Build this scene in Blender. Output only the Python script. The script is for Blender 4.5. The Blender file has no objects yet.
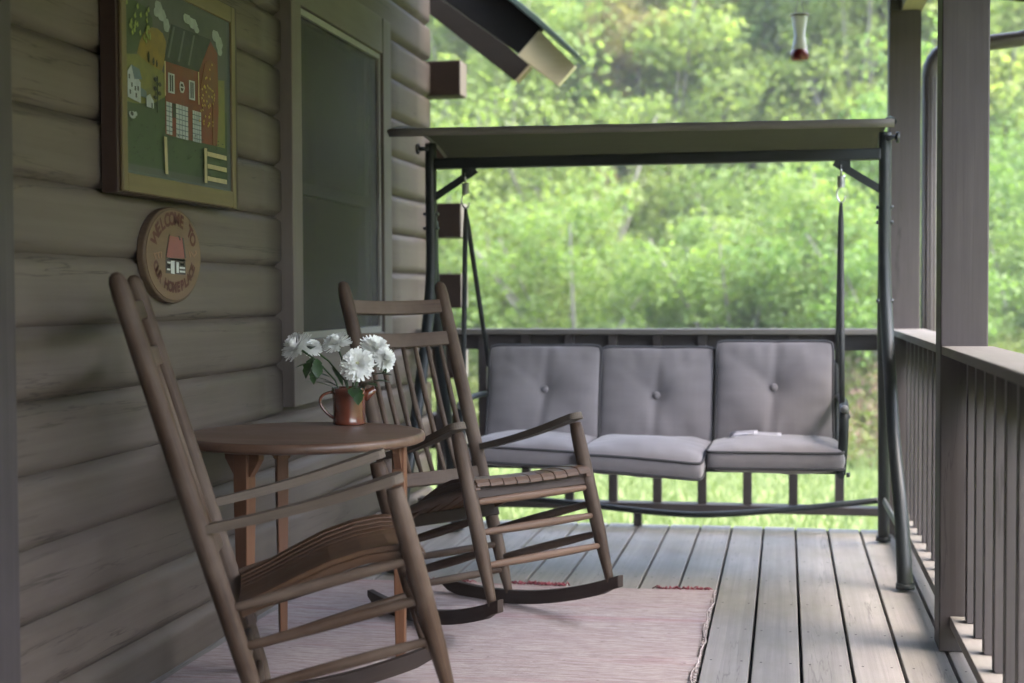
import bpy, bmesh, math, random
import numpy as np
from mathutils import Vector, Matrix
PI = math.pi
random.seed(7)
RNG = np.random.default_rng(11)
scene = bpy.context.scene
col = scene.collection

# ------------------------------------------------------------------ helpers
class MB:
    """collects shapes, builds ONE mesh object"""
    def __init__(s): s.v=[]; s.f=[]; s.uv=[]; s.sm=[]; s.mi=[]
    def face(s, idx, uvs, smooth=False, mi=0):
        s.f.append(list(idx)); s.uv.append(list(uvs)); s.sm.append(smooth); s.mi.append(mi)
    def obox(s, c, X, Y, Z, mi=0, off=None):
        """box by centre and three half-vectors; grain runs along the longest"""
        c=Vector(c); A=[Vector(X),Vector(Y),Vector(Z)]
        L=[a.length for a in A]; g=max(range(3),key=lambda i:L[i])
        b=len(s.v)
        for sz in(-1,1):
            for sy in(-1,1):
                for sx in(-1,1): s.v.append(c+A[0]*sx+A[1]*sy+A[2]*sz)
        o=off if off is not None else random.random()*7
        def q(ids,n,a,b2):
            # a,b2 in-plane axes
            if b2==g: ua,va=a,b2
            elif a==g: ua,va=b2,a
            else: ua,va=a,b2
            uv=[]
            for i in ids:
                sg=[1 if i&1 else -1,1 if i&2 else -1,1 if i&4 else -1]
                uv.append((sg[ua]*L[ua]+o+n*.37, sg[va]*L[va]+o))
            s.face([b+i for i in ids],uv,False,mi)
        q((0,2,3,1),1,0,1); q((4,5,7,6),2,0,1)
        q((0,1,5,4),3,0,2); q((2,6,7,3),4,0,2)
        q((0,4,6,2),5,1,2); q((1,3,7,5),6,1,2)
    def box(s,x0,x1,y0,y1,z0,z1,mi=0,off=None):
        s.obox(((x0+x1)/2,(y0+y1)/2,(z0+z1)/2),((x1-x0)/2,0,0),(0,(y1-y0)/2,0),(0,0,(z1-z0)/2),mi,off)
    def tube(s,pts,rad,n=10,caps=True,flat=None,up=None,mi=0,smooth=True,closed=False):
        """sweep; rad number or list; flat=(a,b) cross-section scale list or pair (rectangle-ish superellipse if smooth False)"""
        P=[Vector(p) for p in pts]; m=len(P)
        R=[rad]*m if not hasattr(rad,'__len__') else list(rad)
        T=[]
        for i in range(m):
            if closed: t=P[(i+1)%m]-P[i-1]
            else: t=P[min(i+1,m-1)]-P[max(i-1,0)]
            T.append(t.normalized())
        u=Vector(up) if up is not None else (Vector((0,0,1)) if abs(T[0].z)<.9 else Vector((1,0,0)))
        N=(u-T[0]*u.dot(T[0])).normalized()
        b=len(s.v); d=0; ln=[]
        o=random.random()*5
        for i in range(m):
            if i: 
                d+=(P[i]-P[i-1]).length
                N=(N-T[i]*N.dot(T[i])).normalized()
            if up is not None: N=(u-T[i]*u.dot(T[i])).normalized()
            B=T[i].cross(N); ln.append(d)
            fa,fb=(1,1) if flat is None else (flat[i] if hasattr(flat[0],'__len__') else flat)
            for k in range(n):
                a=2*PI*k/n
                s.v.append(P[i]+N*(math.cos(a)*R[i]*fa)+B*(math.sin(a)*R[i]*fb))
        rr=max(R)*2*PI
        mm=m if closed else m-1
        for i in range(mm):
            j=(i+1)%m
            for k in range(n):
                k2=(k+1)%n
                l1=ln[i]; l2=ln[j] if j else ln[i]+.05
                s.face((b+i*n+k,b+j*n+k,b+j*n+k2,b+i*n+k2)[::-1],[(rr*k/n+o,l1+o),(rr*k/n+o,l2+o),(rr*(k+1)/n+o,l2+o),(rr*(k+1)/n+o,l1+o)][::-1],smooth,mi)
        if caps and not closed:
            for i,rev in((0,True),(m-1,False)):
                ids=[b+i*n+k for k in range(n)]
                # outward
                if not rev: ids=ids
                else: ids=ids[::-1]
                s.face(ids,[(o+.01*k,o) for k in range(n)],False,mi)
    def lathe(s,prof,c=(0,0,0),n=24,mi=0,smooth=True,sx=1,sy=1):
        b=len(s.v); m=len(prof); c=Vector(c)
        for (r,z) in prof:
            for k in range(n):
                a=2*PI*k/n; s.v.append(c+Vector((r*math.cos(a)*sx,r*math.sin(a)*sy,z)))
        for i in range(m-1):
            for k in range(n):
                k2=(k+1)%n
                s.face((b+i*n+k,b+i*n+k2,b+(i+1)*n+k2,b+(i+1)*n+k),[(k/n,i/m),((k+1)/n,i/m),((k+1)/n,(i+1)/m),(k/n,(i+1)/m)],smooth,mi)
        if prof[0][0]>1e-5: s.face([b+k for k in range(n)][::-1],[(.1*k,0) for k in range(n)],False,mi)
        if prof[-1][0]>1e-5: s.face([b+(m-1)*n+k for k in range(n)],[(.1*k,0) for k in range(n)],False,mi)
    def prism(s,poly,O,U,V,T,mi=0,uvrot=False,off=None):
        """polygon in plane (O,U,V) extruded along vector T"""
        O,U,V,T=Vector(O),Vector(U),Vector(V),Vector(T)
        n=len(poly); b=len(s.v)
        area=sum(poly[i][0]*poly[(i+1)%n][1]-poly[(i+1)%n][0]*poly[i][1] for i in range(n))
        flip=(area*(U.cross(V)).dot(T))<0
        if flip: poly=poly[::-1]
        for p in poly: s.v.append(O+U*p[0]+V*p[1])
        for p in poly: s.v.append(O+U*p[0]+V*p[1]+T)
        o=random.random()*5 if off is None else off
        uv=[((p[1]+o,p[0]+o) if not uvrot else (p[0]+o,p[1]+o)) for p in poly]
        s.face([b+i for i in range(n)][::-1],uv[::-1],False,mi)
        s.face([b+n+i for i in range(n)],uv,False,mi)
        L=T.length; d=0
        for i in range(n):
            j=(i+1)%n; e=(Vector(poly[j])-Vector(poly[i])).length
            s.face((b+i,b+j,b+n+j,b+n+i),[(o,d+o),(o,d+e+o),(L+o,d+e+o),(L+o,d+o)],False,mi); d+=e
    def grid(s,fn,nu,nv,smooth=True,mi=0,su=1,sv=1,flip=False):
        b=len(s.v)
        for i in range(nu+1):
            for j in range(nv+1): s.v.append(Vector(fn(i/nu,j/nv)))
        for i in range(nu):
            for j in range(nv):
                q=[b+i*(nv+1)+j,b+(i+1)*(nv+1)+j,b+(i+1)*(nv+1)+j+1,b+i*(nv+1)+j+1]
                uv=[(i/nu*su,j/nv*sv),((i+1)/nu*su,j/nv*sv),((i+1)/nu*su,(j+1)/nv*sv),(i/nu*su,(j+1)/nv*sv)]
                if flip: q=q[::-1]; uv=uv[::-1]
                s.face(q,uv,smooth,mi)
    def build(s,name,mats,parent=None,bevel=0,seg=2,weld=False):
        me=bpy.data.meshes.new(name)
        me.from_pydata([tuple(v) for v in s.v],[],s.f)
        uvl=me.uv_layers.new(name='UVMap')
        flat=[c for f in s.uv for uv in f for c in uv]
        uvl.data.foreach_set('uv',flat)
        me.polygons.foreach_set('use_smooth',s.sm)
        if not isinstance(mats,(list,tuple)): mats=[mats]
        for m in mats: me.materials.append(m)
        me.polygons.foreach_set('material_index',s.mi)
        me.update()
        o=bpy.data.objects.new(name,me); col.objects.link(o)
        if weld:
            w=o.modifiers.new('weld','WELD'); w.merge_threshold=1e-4
        if bevel:
            m=o.modifiers.new('bevel','BEVEL'); m.width=bevel; m.segments=seg; m.limit_method='ANGLE'; m.angle_limit=math.radians(40)
        if parent is not None: o.parent=parent
        return o

def tag(o,label=None,cat=None,group=None,kind=None):
    if label: o['label']=label
    if cat: o['category']=cat
    if group: o['group']=group
    if kind: o['kind']=kind
    return o
def thing(name,label,cat,loc=(0,0,0),rot=(0,0,0),group=None):
    o=bpy.data.objects.new(name,None); col.objects.link(o)
    o.empty_display_size=.1; o.location=loc; o.rotation_euler=rot
    return tag(o,label,cat,group)
def copy_tree(o,parent=None):
    c=o.copy(); col.objects.link(c)
    if parent is not None: c.parent=parent
    for ch in list(o.children): copy_tree(ch,c)
    return c
def one(name,fn,mat,parent,bevel=0):
    m=MB(); fn(m); return m.build(name,mat,parent,bevel)

# ------------------------------------------------------------------ materials
def newmat(name):
    m=bpy.data.materials.new(name); m.use_nodes=True
    nt=m.node_tree; nt.nodes.clear()
    out=nt.nodes.new('ShaderNodeOutputMaterial'); b=nt.nodes.new('ShaderNodeBsdfPrincipled')
    nt.links.new(b.outputs[0],out.inputs[0])
    return m,nt,b,out
def N(nt,t,**k):
    n=nt.nodes.new(t)
    for a,v in k.items(): setattr(n,a,v)
    return n
def ramp(nt,fac,stops):
    r=nt.nodes.new('ShaderNodeValToRGB')
    els=r.color_ramp.elements
    while len(els)>1: els.remove(els[-1])
    els[0].position=stops[0][0]; els[0].color=(*stops[0][1],1)
    for p,c in stops[1:]:
        e=els.new(p); e.color=(*c,1)
    nt.links.new(fac,r.inputs[0]); return r.outputs[0]
def mixc(nt,fac,a,b,mode='MIX'):
    m=nt.nodes.new('ShaderNodeMix'); m.data_type='RGBA'; m.blend_type=mode
    if isinstance(fac,(int,float)): m.inputs[0].default_value=fac
    else: nt.links.new(fac,m.inputs[0])
    for s,v in((6,a),(7,b)):
        if isinstance(v,tuple): m.inputs[s].default_value=(*v,1)
        else: nt.links.new(v,m.inputs[s])
    return m.outputs[2]
def noise(nt,vec,scale,detail=4,rough=.55,dist=0):
    n=nt.nodes.new('ShaderNodeTexNoise'); n.inputs['Scale'].default_value=scale; n.inputs['Detail'].default_value=detail
    n.inputs['Roughness'].default_value=rough; n.inputs['Distortion'].default_value=dist
    nt.links.new(vec,n.inputs['Vector']); return n.outputs[0]
def mapping(nt,vec,scale,loc=None):
    m=nt.nodes.new('ShaderNodeMapping'); m.inputs['Scale'].default_value=scale
    nt.links.new(vec,m.inputs['Vector'])
    if loc is not None: nt.links.new(loc,m.inputs['Location'])
    return m.outputs[0]
def bump(nt,b,h,strength,dist=.002):
    n=nt.nodes.new('ShaderNodeBump'); n.inputs['Strength'].default_value=strength; n.inputs['Distance'].default_value=dist
    nt.links.new(h,n.inputs['Height']); nt.links.new(n.outputs[0],b.inputs['Normal'])
def uvvec(nt):
    """UV plus a per-object offset"""
    tc=N(nt,'ShaderNodeTexCoord'); oi=N(nt,'ShaderNodeObjectInfo')
    a=N(nt,'ShaderNodeVectorMath',operation='ADD'); mul=N(nt,'ShaderNodeMath',operation='MULTIPLY'); mul.inputs[1].default_value=13.
    nt.links.new(oi.outputs['Random'],mul.inputs[0])
    nt.links.new(tc.outputs['UV'],a.inputs[0]); nt.links.new(mul.outputs[0],a.inputs[1])
    return a.outputs[0],oi.outputs['Random'],tc
def wood(name,c1,c2,c3,gu=60,gv=2.2,rough=.6,grain=.35,patch=.5,bumpk=.35,spec=.3,knots=0,cracks=0,geo=None):
    """c1 light, c2 dark grain, c3 weathered patches"""
    m,nt,b,out=newmat(name)
    v,rnd,tc=uvvec(nt)
    g=noise(nt,mapping(nt,v,(gu,gv,1)),1.0,6,.6,.4)
    g2=noise(nt,mapping(nt,v,(gu*.22,gv*.5,1)),1.0,3,.5,.8)
    p=noise(nt,mapping(nt,v,(7,3.5,1)),1.0,4,.6)
    base=ramp(nt,g,[(.25,c2),(.62,c1)])
    base=mixc(nt,grain,base,ramp(nt,g2,[(.35,c2),(.6,c1)]))
    pm=ramp(nt,p,[(.38,(0,0,0)),(.68,(1,1,1))])
    mx=N(nt,'ShaderNodeMath',operation='MULTIPLY'); mx.inputs[1].default_value=patch
    nt.links.new(pm,mx.inputs[0])
    base=mixc(nt,mx.outputs[0],base,c3)
    # small per-object value shift
    hs=N(nt,'ShaderNodeHueSaturation'); mr=N(nt,'ShaderNodeMapRange'); mr.inputs[3].default_value=.86; mr.inputs[4].default_value=1.14
    nt.links.new(rnd,mr.inputs[0]); nt.links.new(mr.outputs[0],hs.inputs['Value']); nt.links.new(base,hs.inputs['Color'])
    colr=hs.outputs[0]
    if knots:
        vo=N(nt,'ShaderNodeTexVoronoi'); vo.inputs['Scale'].default_value=1.0
        nt.links.new(mapping(nt,v,(knots*2.2,knots*.8,1)),vo.inputs['Vector'])
        k=ramp(nt,vo.outputs['Distance'],[(.0,(1,1,1)),(.09,(0,0,0))])
        colr=mixc(nt,k,colr,c2)
    if cracks:
        cn=noise(nt,mapping(nt,v,(11,.55,1)),1.0,5,.6,.3)
        line=ramp(nt,cn,[(.490,(0,0,0)),(.4985,(1,1,1)),(.5015,(1,1,1)),(.510,(0,0,0))])
        wh=ramp(nt,noise(nt,mapping(nt,v,(6,.9,1)),1.0,3,.6),[(.50,(0,0,0)),(.57,(1,1,1))])
        mk=N(nt,'ShaderNodeMath',operation='MULTIPLY'); nt.links.new(line,mk.inputs[0]); nt.links.new(wh,mk.inputs[1])
        m2=N(nt,'ShaderNodeMath',operation='MULTIPLY'); m2.inputs[1].default_value=cracks; nt.links.new(mk.outputs[0],m2.inputs[0])
        colr=mixc(nt,m2.outputs[0],colr,tuple(x*.25 for x in c2))
        # long soft weather streaks and grime
        st=ramp(nt,noise(nt,mapping(nt,v,(3,1.1,1),),1.0,5,.65,.6),[(.45,(0,0,0)),(.75,(.38,.38,.38))])
        colr=mixc(nt,st,colr,tuple(x*.62 for x in c2))
    nt.links.new(colr,b.inputs['Base Color'])
    rr=N(nt,'ShaderNodeMapRange'); rr.inputs[3].default_value=rough-.12; rr.inputs[4].default_value=min(1,rough+.15)
    nt.links.new(p,rr.inputs[0]); nt.links.new(rr.outputs[0],b.inputs['Roughness'])
    b.inputs['Specular IOR Level'].default_value=spec
    bump(nt,b,g,bumpk)
    return m
def plain(name,c,rough=.5,metal=0,spec=.5,var=.12,scale=9,coat=0,bumpk=0):
    m,nt,b,out=newmat(name)
    tc=N(nt,'ShaderNodeTexCoord')
    n=noise(nt,tc.outputs['Object'],scale,5,.6)
    d=tuple(max(0,x*(1-var)) for x in c); l=tuple(min(1,x*(1+var)) for x in c)
    nt.links.new(ramp(nt,n,[(.3,d),(.7,l)]),b.inputs['Base Color'])
    mr=N(nt,'ShaderNodeMapRange'); mr.inputs[3].default_value=max(.02,rough-.1); mr.inputs[4].default_value=min(1,rough+.1)
    nt.links.new(n,mr.inputs[0]); nt.links.new(mr.outputs[0],b.inputs['Roughness'])
    b.inputs['Metallic'].default_value=metal; b.inputs['Specular IOR Level'].default_value=spec
    b.inputs['Coat Weight'].default_value=coat
    if bumpk: bump(nt,b,noise(nt,tc.outputs['Object'],scale*14,3),bumpk,.001)
    return m

M={}
M['log']=wood('log_paint',(0.1081,0.08592,0.07029),(0.06903,0.05239,0.04153),(0.1289,0.1056,0.08792),gu=44,gv=.9,rough=.62,patch=.5,bumpk=.35,spec=.3,knots=.5,cracks=.7)
M['trim']=wood('trim_paint',(0.0624,0.05215,0.0511),(0.0379,0.03087,0.03026),(0.05315,0.04455,0.04316),gu=70,gv=1.5,rough=.6,patch=.45,bumpk=.3,cracks=.5)
M['trimlight']=wood('casing_paint',(0.1185,0.09972,0.0873),(0.09092,0.0761,0.06583),(0.1047,0.08821,0.07726),gu=45,gv=2,rough=.6,patch=.4,bumpk=.2)
M['logend']=wood('log_end_dark',(0.03375,0.02025,0.0153),(0.0225,0.01395,0.0108),(0.0405,0.0261,0.0198),gu=40,gv=10,rough=.75,patch=.4)
M['logend_lit']=wood('log_end_lit_side',(0.198,0.176,0.1595),(0.154,0.1375,0.121),(0.1815,0.165,0.1485),gu=40,gv=3,rough=.7)
M['deck']=wood('deck_paint',(0.3062,0.2783,0.2605),(0.1629,0.1463,0.1384),(0.2151,0.2098,0.1788),gu=60,gv=.9,rough=.55,patch=.65,bumpk=.4,spec=.4,knots=1.0,cracks=.5)
M['railtop']=wood('rail_weathered',(0.153,0.1377,0.1263),(0.09945,0.08798,0.08032),(0.13,0.1263,0.1071),gu=50,gv=2,rough=.75,patch=.6)
M['chair']=wood('rocker_wood',(0.06236,0.03568,0.02085),(0.02412,0.0129,0.007489),(0.1459,0.11,0.08235),gu=150,gv=3,rough=.62,patch=.6,bumpk=.5,spec=.25)
M['chairgrey']=wood('rocker_weathered_arm',(0.0927,0.06934,0.05005),(0.04449,0.03164,0.02218),(0.1224,0.09559,0.07109),gu=150,gv=3,rough=.62,patch=.6,bumpk=.5,spec=.25)
M['chairseat']=wood('rocker_seat_wood',(0.07917,0.0391,0.01799),(0.03959,0.01867,0.008631),(0.0871,0.04888,0.0259),gu=130,gv=2.2,rough=.5,patch=.45,bumpk=.3,spec=.35)
M['rockerw']=wood('rocker_runner_wood',(0.0372,0.0228,0.0174),(0.0204,0.0132,0.0096),(0.048,0.0336,0.0276),gu=120,gv=3,rough=.62,patch=.4)
M['chairpale']=wood('rocker_worn_wood',(0.134,0.08035,0.05246),(0.07416,0.04303,0.02766),(0.114,0.07776,0.05723),gu=150,gv=3,rough=.6,patch=.4)
M['tabletop']=wood('table_top_wood',(0.1275,0.0691,0.04247),(0.06542,0.03397,0.02076),(0.1515,0.09663,0.06757),gu=50,gv=1.4,rough=.42,patch=.55,bumpk=.3,spec=.4,cracks=.4)
M['tableleg']=wood('table_leg_wood',(0.1555,0.06804,0.0324),(0.09072,0.03888,0.01814),(0.1231,0.06156,0.03564),gu=90,gv=2,rough=.5,patch=.45,spec=.35)
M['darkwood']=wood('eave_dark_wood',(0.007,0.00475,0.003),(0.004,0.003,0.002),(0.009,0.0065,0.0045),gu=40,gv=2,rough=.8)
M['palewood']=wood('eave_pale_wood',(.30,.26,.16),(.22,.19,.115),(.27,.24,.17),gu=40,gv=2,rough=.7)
M['roofmetal']=plain('roof_metal',(.055,.085,.075),rough=.45,metal=.4)
M['frame']=plain('swing_metal',(.010,.0135,.0145),rough=.5,spec=.35,var=.3,scale=6,coat=.06)
M['zinc']=plain('zinc_steel',(.45,.46,.46),rough=.35,metal=.9)
M['bolt']=plain('bolt_steel',(.05,.055,.06),rough=.4,metal=.6)
M['strap']=plain('strap_black',(.02,.022,.022),rough=.7)
M['jug']=plain('jug_glaze',(.105,.028,.014),rough=.16,spec=.6,var=.35,scale=14,coat=.5)
M['downspout']=plain('downspout_metal',(.04,.032,.03),rough=.5,spec=.4)
M['gutter']=plain('gutter_metal',(.19,.14,.09),rough=.5,spec=.4)
M['black']=plain('black_void',(.01,.01,.01),rough=.9)
M['red_plastic']=plain('feeder_red',(.11,.006,.006),rough=.3,spec=.5)
M['brass']=plain('feeder_wire',(.22,.20,.14),rough=.4,metal=.6)
M['paper']=plain('paper_white',(.40,.39,.43),rough=.4,var=.05)
M['petal']=plain('petal_white',(0.84,0.84,0.81),rough=.7,spec=.2,var=.08)
M['petalheart']=plain('petal_heart',(.62,.62,.40),rough=.7,spec=.2)
M['leaf_dark']=plain('flower_leaf',(.026,.058,.017),rough=.5,spec=.4,var=.3,scale=30)
M['stem']=plain('flower_stem',(.03,.06,.02),rough=.5)
M['frame_dark']=wood('picture_frame_side',(0.0336,0.0176,0.0128),(0.02,0.0112,0.008),(0.0304,0.0184,0.0144),gu=60,gv=2,rough=.5)
M['frame_gold']=wood('picture_frame_face',(0.132,0.099,0.048),(0.096,0.072,0.036),(0.114,0.09,0.045),gu=60,gv=2,rough=.5)
M['signwood']=wood('sign_wood',(0.1213,0.07453,0.04501),(0.08611,0.0526,0.03132),(0.137,0.09207,0.06262),gu=30,gv=3,rough=.55,patch=.4)
M['signrim']=wood('sign_rim',(0.07,0.0434,0.0266),(0.049,0.0294,0.0182),(0.07,0.0476,0.0322),gu=30,gv=3,rough=.6)
M['rail']=M['trim']

def fabric(name,c,stripe=.06,weave=900):
    m,nt,b,out=newmat(name)
    tc=N(nt,'ShaderNodeTexCoord')
    v=tc.outputs['UV']
    slub=noise(nt,mapping(nt,v,(1.2,220,1)),1.0,3,.6)
    slub2=noise(nt,mapping(nt,v,(150,1.5,1)),1.0,3,.6)
    big=noise(nt,mapping(nt,v,(5,5,1)),1.0,4,.5)
    a=tuple(x*(1-stripe*2.2) for x in c); l=tuple(min(1,x*(1+stripe*2)) for x in c)
    base=ramp(nt,slub,[(.3,a),(.7,l)])
    base=mixc(nt,.35,base,ramp(nt,slub2,[(.3,a),(.7,l)]))
    base=mixc(nt,.25,base,ramp(nt,big,[(.35,tuple(x*.8 for x in c)),(.65,tuple(x*1.12 for x in c))]))
    nt.links.new(base,b.inputs['Base Color']); b.inputs['Roughness'].default_value=.88
    b.inputs['Specular IOR Level'].default_value=.2
    b.inputs['Sheen Weight'].default_value=.25; b.inputs['Sheen Roughness'].default_value=.5
    w1=N(nt,'ShaderNodeMath',operation='ADD'); nt.links.new(slub,w1.inputs[0]); nt.links.new(slub2,w1.inputs[1])
    bump(nt,b,w1.outputs[0],.35,.0015)
    return m
M['cushion']=fabric('cushion_cloth',(0.1959,0.1797,0.187))
M['piping']=plain('cushion_piping',(.04,.038,.041),rough=.8)
def canopy_mat():
    m,nt,b,out=newmat('canopy_cloth')
    tc=N(nt,'ShaderNodeTexCoord')
    n=noise(nt,mapping(nt,tc.outputs['UV'],(3,40,1)),1.0,4,.6)
    nt.links.new(ramp(nt,n,[(.3,(.031,.025,.017)),(.7,(.044,.036,.024))]),b.inputs['Base Color'])
    b.inputs['Roughness'].default_value=.85
    t=N(nt,'ShaderNodeBsdfTranslucent'); t.inputs[0].default_value=(.022,.019,.01,1)
    mx=N(nt,'ShaderNodeMixShader'); mx.inputs[0].default_value=.12
    nt.links.new(b.outputs[0],mx.inputs[1]); nt.links.new(t.outputs[0],mx.inputs[2]); nt.links.new(mx.outputs[0],out.inputs[0])
    return m
M['canopy']=canopy_mat()
M['canopy_hem']=plain('canopy_hem',(.10,.09,.08),rough=.8)
def rug_mat():
    m,nt,b,out=newmat('rug_cloth')
    tc=N(nt,'ShaderNodeTexCoord'); v=tc.outputs['Object']
    w=noise(nt,mapping(nt,v,(6,170,1)),1.0,3,.65)
    w2=noise(nt,mapping(nt,v,(30,420,1)),1.0,2,.6)
    band=noise(nt,mapping(nt,v,(.5,9,1)),1.0,4,.7)
    blot=noise(nt,mapping(nt,v,(3,3.5,1)),1.0,4,.6)
    base=ramp(nt,w,[(.28,(.235,.17,.172)),(.5,(.41,.345,.335)),(.75,(.56,.50,.48))])
    base=mixc(nt,ramp(nt,band,[(.55,(0,0,0)),(.75,(.75,.75,.75))]),base,(.36,.16,.185))
    base=mixc(nt,ramp(nt,blot,[(.5,(0,0,0)),(.8,(.5,.5,.5))]),base,(.30,.21,.22))
    mot=noise(nt,mapping(nt,v,(26,55,1)),1.0,5,.7)
    base=mixc(nt,ramp(nt,mot,[(.45,(0,0,0)),(.72,(.55,.55,.55))]),base,(.24,.175,.178))
    mo2=noise(nt,mapping(nt,v,(9,60,1)),1.0,4,.7)
    base=mixc(nt,ramp(nt,mo2,[(.5,(0,0,0)),(.75,(.6,.6,.6))]),base,(.55,.50,.49))
    sp=N(nt,'ShaderNodeTexVoronoi'); sp.inputs['Scale'].default_value=1.0
    nt.links.new(mapping(nt,v,(14,22,1)),sp.inputs['Vector'])
    base=mixc(nt,ramp(nt,sp.outputs['Distance'],[(.0,(.8,.8,.8)),(.10,(0,0,0))]),base,(.07,.04,.042))
    nt.links.new(base,b.inputs['Base Color']); b.inputs['Roughness'].default_value=.95; b.inputs['Specular IOR Level'].default_value=.1
    ad=N(nt,'ShaderNodeMath',operation='ADD'); nt.links.new(w,ad.inputs[0]); nt.links.new(w2,ad.inputs[1])
    bump(nt,b,ad.outputs[0],.8,.006)
    return m
M['rug']=rug_mat()
M['fringe_red']=plain('rug_fringe_red',(.24,.06,.075),rough=.95,spec=.1,var=.3,scale=40)
M['fringe_white']=plain('rug_fringe_white',(.33,.285,.275),rough=.95,spec=.1,var=.2,scale=40)

def glass_mat():
    # window with insect screen: dark, mesh in front, faint reflection
    m,nt,b,out=newmat('window_glass')
    b.inputs['Base Color'].default_value=(.016,.013,.014,1); b.inputs['Roughness'].default_value=.04
    b.inputs['Specular IOR Level'].default_value=.1; b.inputs['IOR'].default_value=1.18
    return m
M['glass']=glass_mat()
def screen_mat():
    m,nt,b,out=newmat('insect_screen')
    tc=N(nt,'ShaderNodeTexCoord')
    n=noise(nt,tc.outputs['Object'],3,3)
    nt.links.new(ramp(nt,n,[(.3,(.024,.0185,.0195)),(.7,(.034,.0265,.028))]),b.inputs['Base Color']); b.inputs['Roughness'].default_value=.6
    tr=N(nt,'ShaderNodeBsdfTransparent'); mx=N(nt,'ShaderNodeMixShader'); mx.inputs[0].default_value=.6
    nt.links.new(tr.outputs[0],mx.inputs[1]); nt.links.new(b.outputs[0],mx.inputs[2]); nt.links.new(mx.outputs[0],out.inputs[0])
    return m
M['screen']=screen_mat()
def clear_mat():
    m,nt,b,out=newmat('feeder_glass')
    b.inputs['Base Color'].default_value=(.80,.82,.86,1); b.inputs['Roughness'].default_value=.25
    b.inputs['Transmission Weight'].default_value=.15; b.inputs['IOR'].default_value=1.2
    return m
M['clear']=clear_mat()

def leafmat(name,a,b_,c,trans=.45):
    m,nt,b,out=newmat(name)
    g=N(nt,'ShaderNodeNewGeometry'); oi=N(nt,'ShaderNodeObjectInfo'); tc=N(nt,'ShaderNodeTexCoord')
    r=ramp(nt,g.outputs['Random Per Island'],[(0,a),(.5,b_),(1,c)])
    cl=noise(nt,tc.outputs['Object'],.9,3,.6)
    r=mixc(nt,ramp(nt,cl,[(.35,(0,0,0)),(.7,(.6,.6,.6))]),r,a)
    hs=N(nt,'ShaderNodeHueSaturation'); mr=N(nt,'ShaderNodeMapRange'); mr.inputs[3].default_value=.48; mr.inputs[4].default_value=.515
    nt.links.new(oi.outputs['Random'],mr.inputs[0]); nt.links.new(mr.outputs[0],hs.inputs['Hue']); nt.links.new(r,hs.inputs['Color'])
    nt.links.new(hs.outputs[0],b.inputs['Base Color']); b.inputs['Roughness'].default_value=.55; b.inputs['Specular IOR Level'].default_value=.25
    t=N(nt,'ShaderNodeBsdfTranslucent')
    tcol=mixc(nt,1.0,hs.outputs[0],(1.25,1.35,.75),'MULTIPLY')
    nt.links.new(tcol,t.inputs[0])
    mx=N(nt,'ShaderNodeMixShader'); mx.inputs[0].default_value=trans
    nt.links.new(b.outputs[0],mx.inputs[1]); nt.links.new(t.outputs[0],mx.inputs[2]); nt.links.new(mx.outputs[0],out.inputs[0])
    return m
M['leaf_shrub']=leafmat('leaf_bright_green',(.115,.18,.05),(.17,.25,.075),(.22,.30,.105),.55)
M['leaf_yellow']=leafmat('leaf_yellow_green',(.21,.28,.085),(.265,.335,.11),(.32,.375,.135),.6)
M['leaf_mid']=leafmat('leaf_mid_green',(.15,.22,.07),(.21,.28,.095),(.27,.33,.12),.6)
M['leaf_brown']=leafmat('leaf_rusty',(.30,.25,.12),(.31,.29,.13),(.29,.32,.13),.6)
M['bark']=plain('bark',(.16,.15,.13),rough=.9,spec=.1,var=.35,scale=6)
def ground_mat(name,c1,c2,c3,s=1.2):
    m,nt,b,out=newmat(name)
    tc=N(nt,'ShaderNodeTexCoord'); v=tc.outputs['Object']
    n=noise(nt,v,s,6,.65); n2=noise(nt,v,s*14,4,.6)
    r=ramp(nt,n,[(.3,c1),(.55,c2),(.75,c3)])
    r=mixc(nt,.4,r,ramp(nt,n2,[(.3,c1),(.7,c3)]))
    nt.links.new(r,b.inputs['Base Color']); b.inputs['Roughness'].default_value=.95; b.inputs['Specular IOR Level'].default_value=.1
    bump(nt,b,n2,.6,.05)
    return m
M['lawn']=ground_mat('lawn_ground',(.11,.145,.055),(.145,.18,.07),(.18,.20,.09),.6)
M['hill']=ground_mat('hill_ground',(.11,.155,.05),(.15,.19,.065),(.18,.20,.08),.5)
M['grass']=leafmat('grass_blade',(.115,.165,.058),(.155,.205,.08),(.20,.24,.107),.35)
M['weed']=leafmat('weed_leaf',(.11,.155,.045),(.15,.20,.06),(.19,.20,.085),.45)
M['deadgrass']=leafmat('dry_brush',(.17,.10,.08),(.21,.14,.11),(.18,.15,.09),.3)

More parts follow.
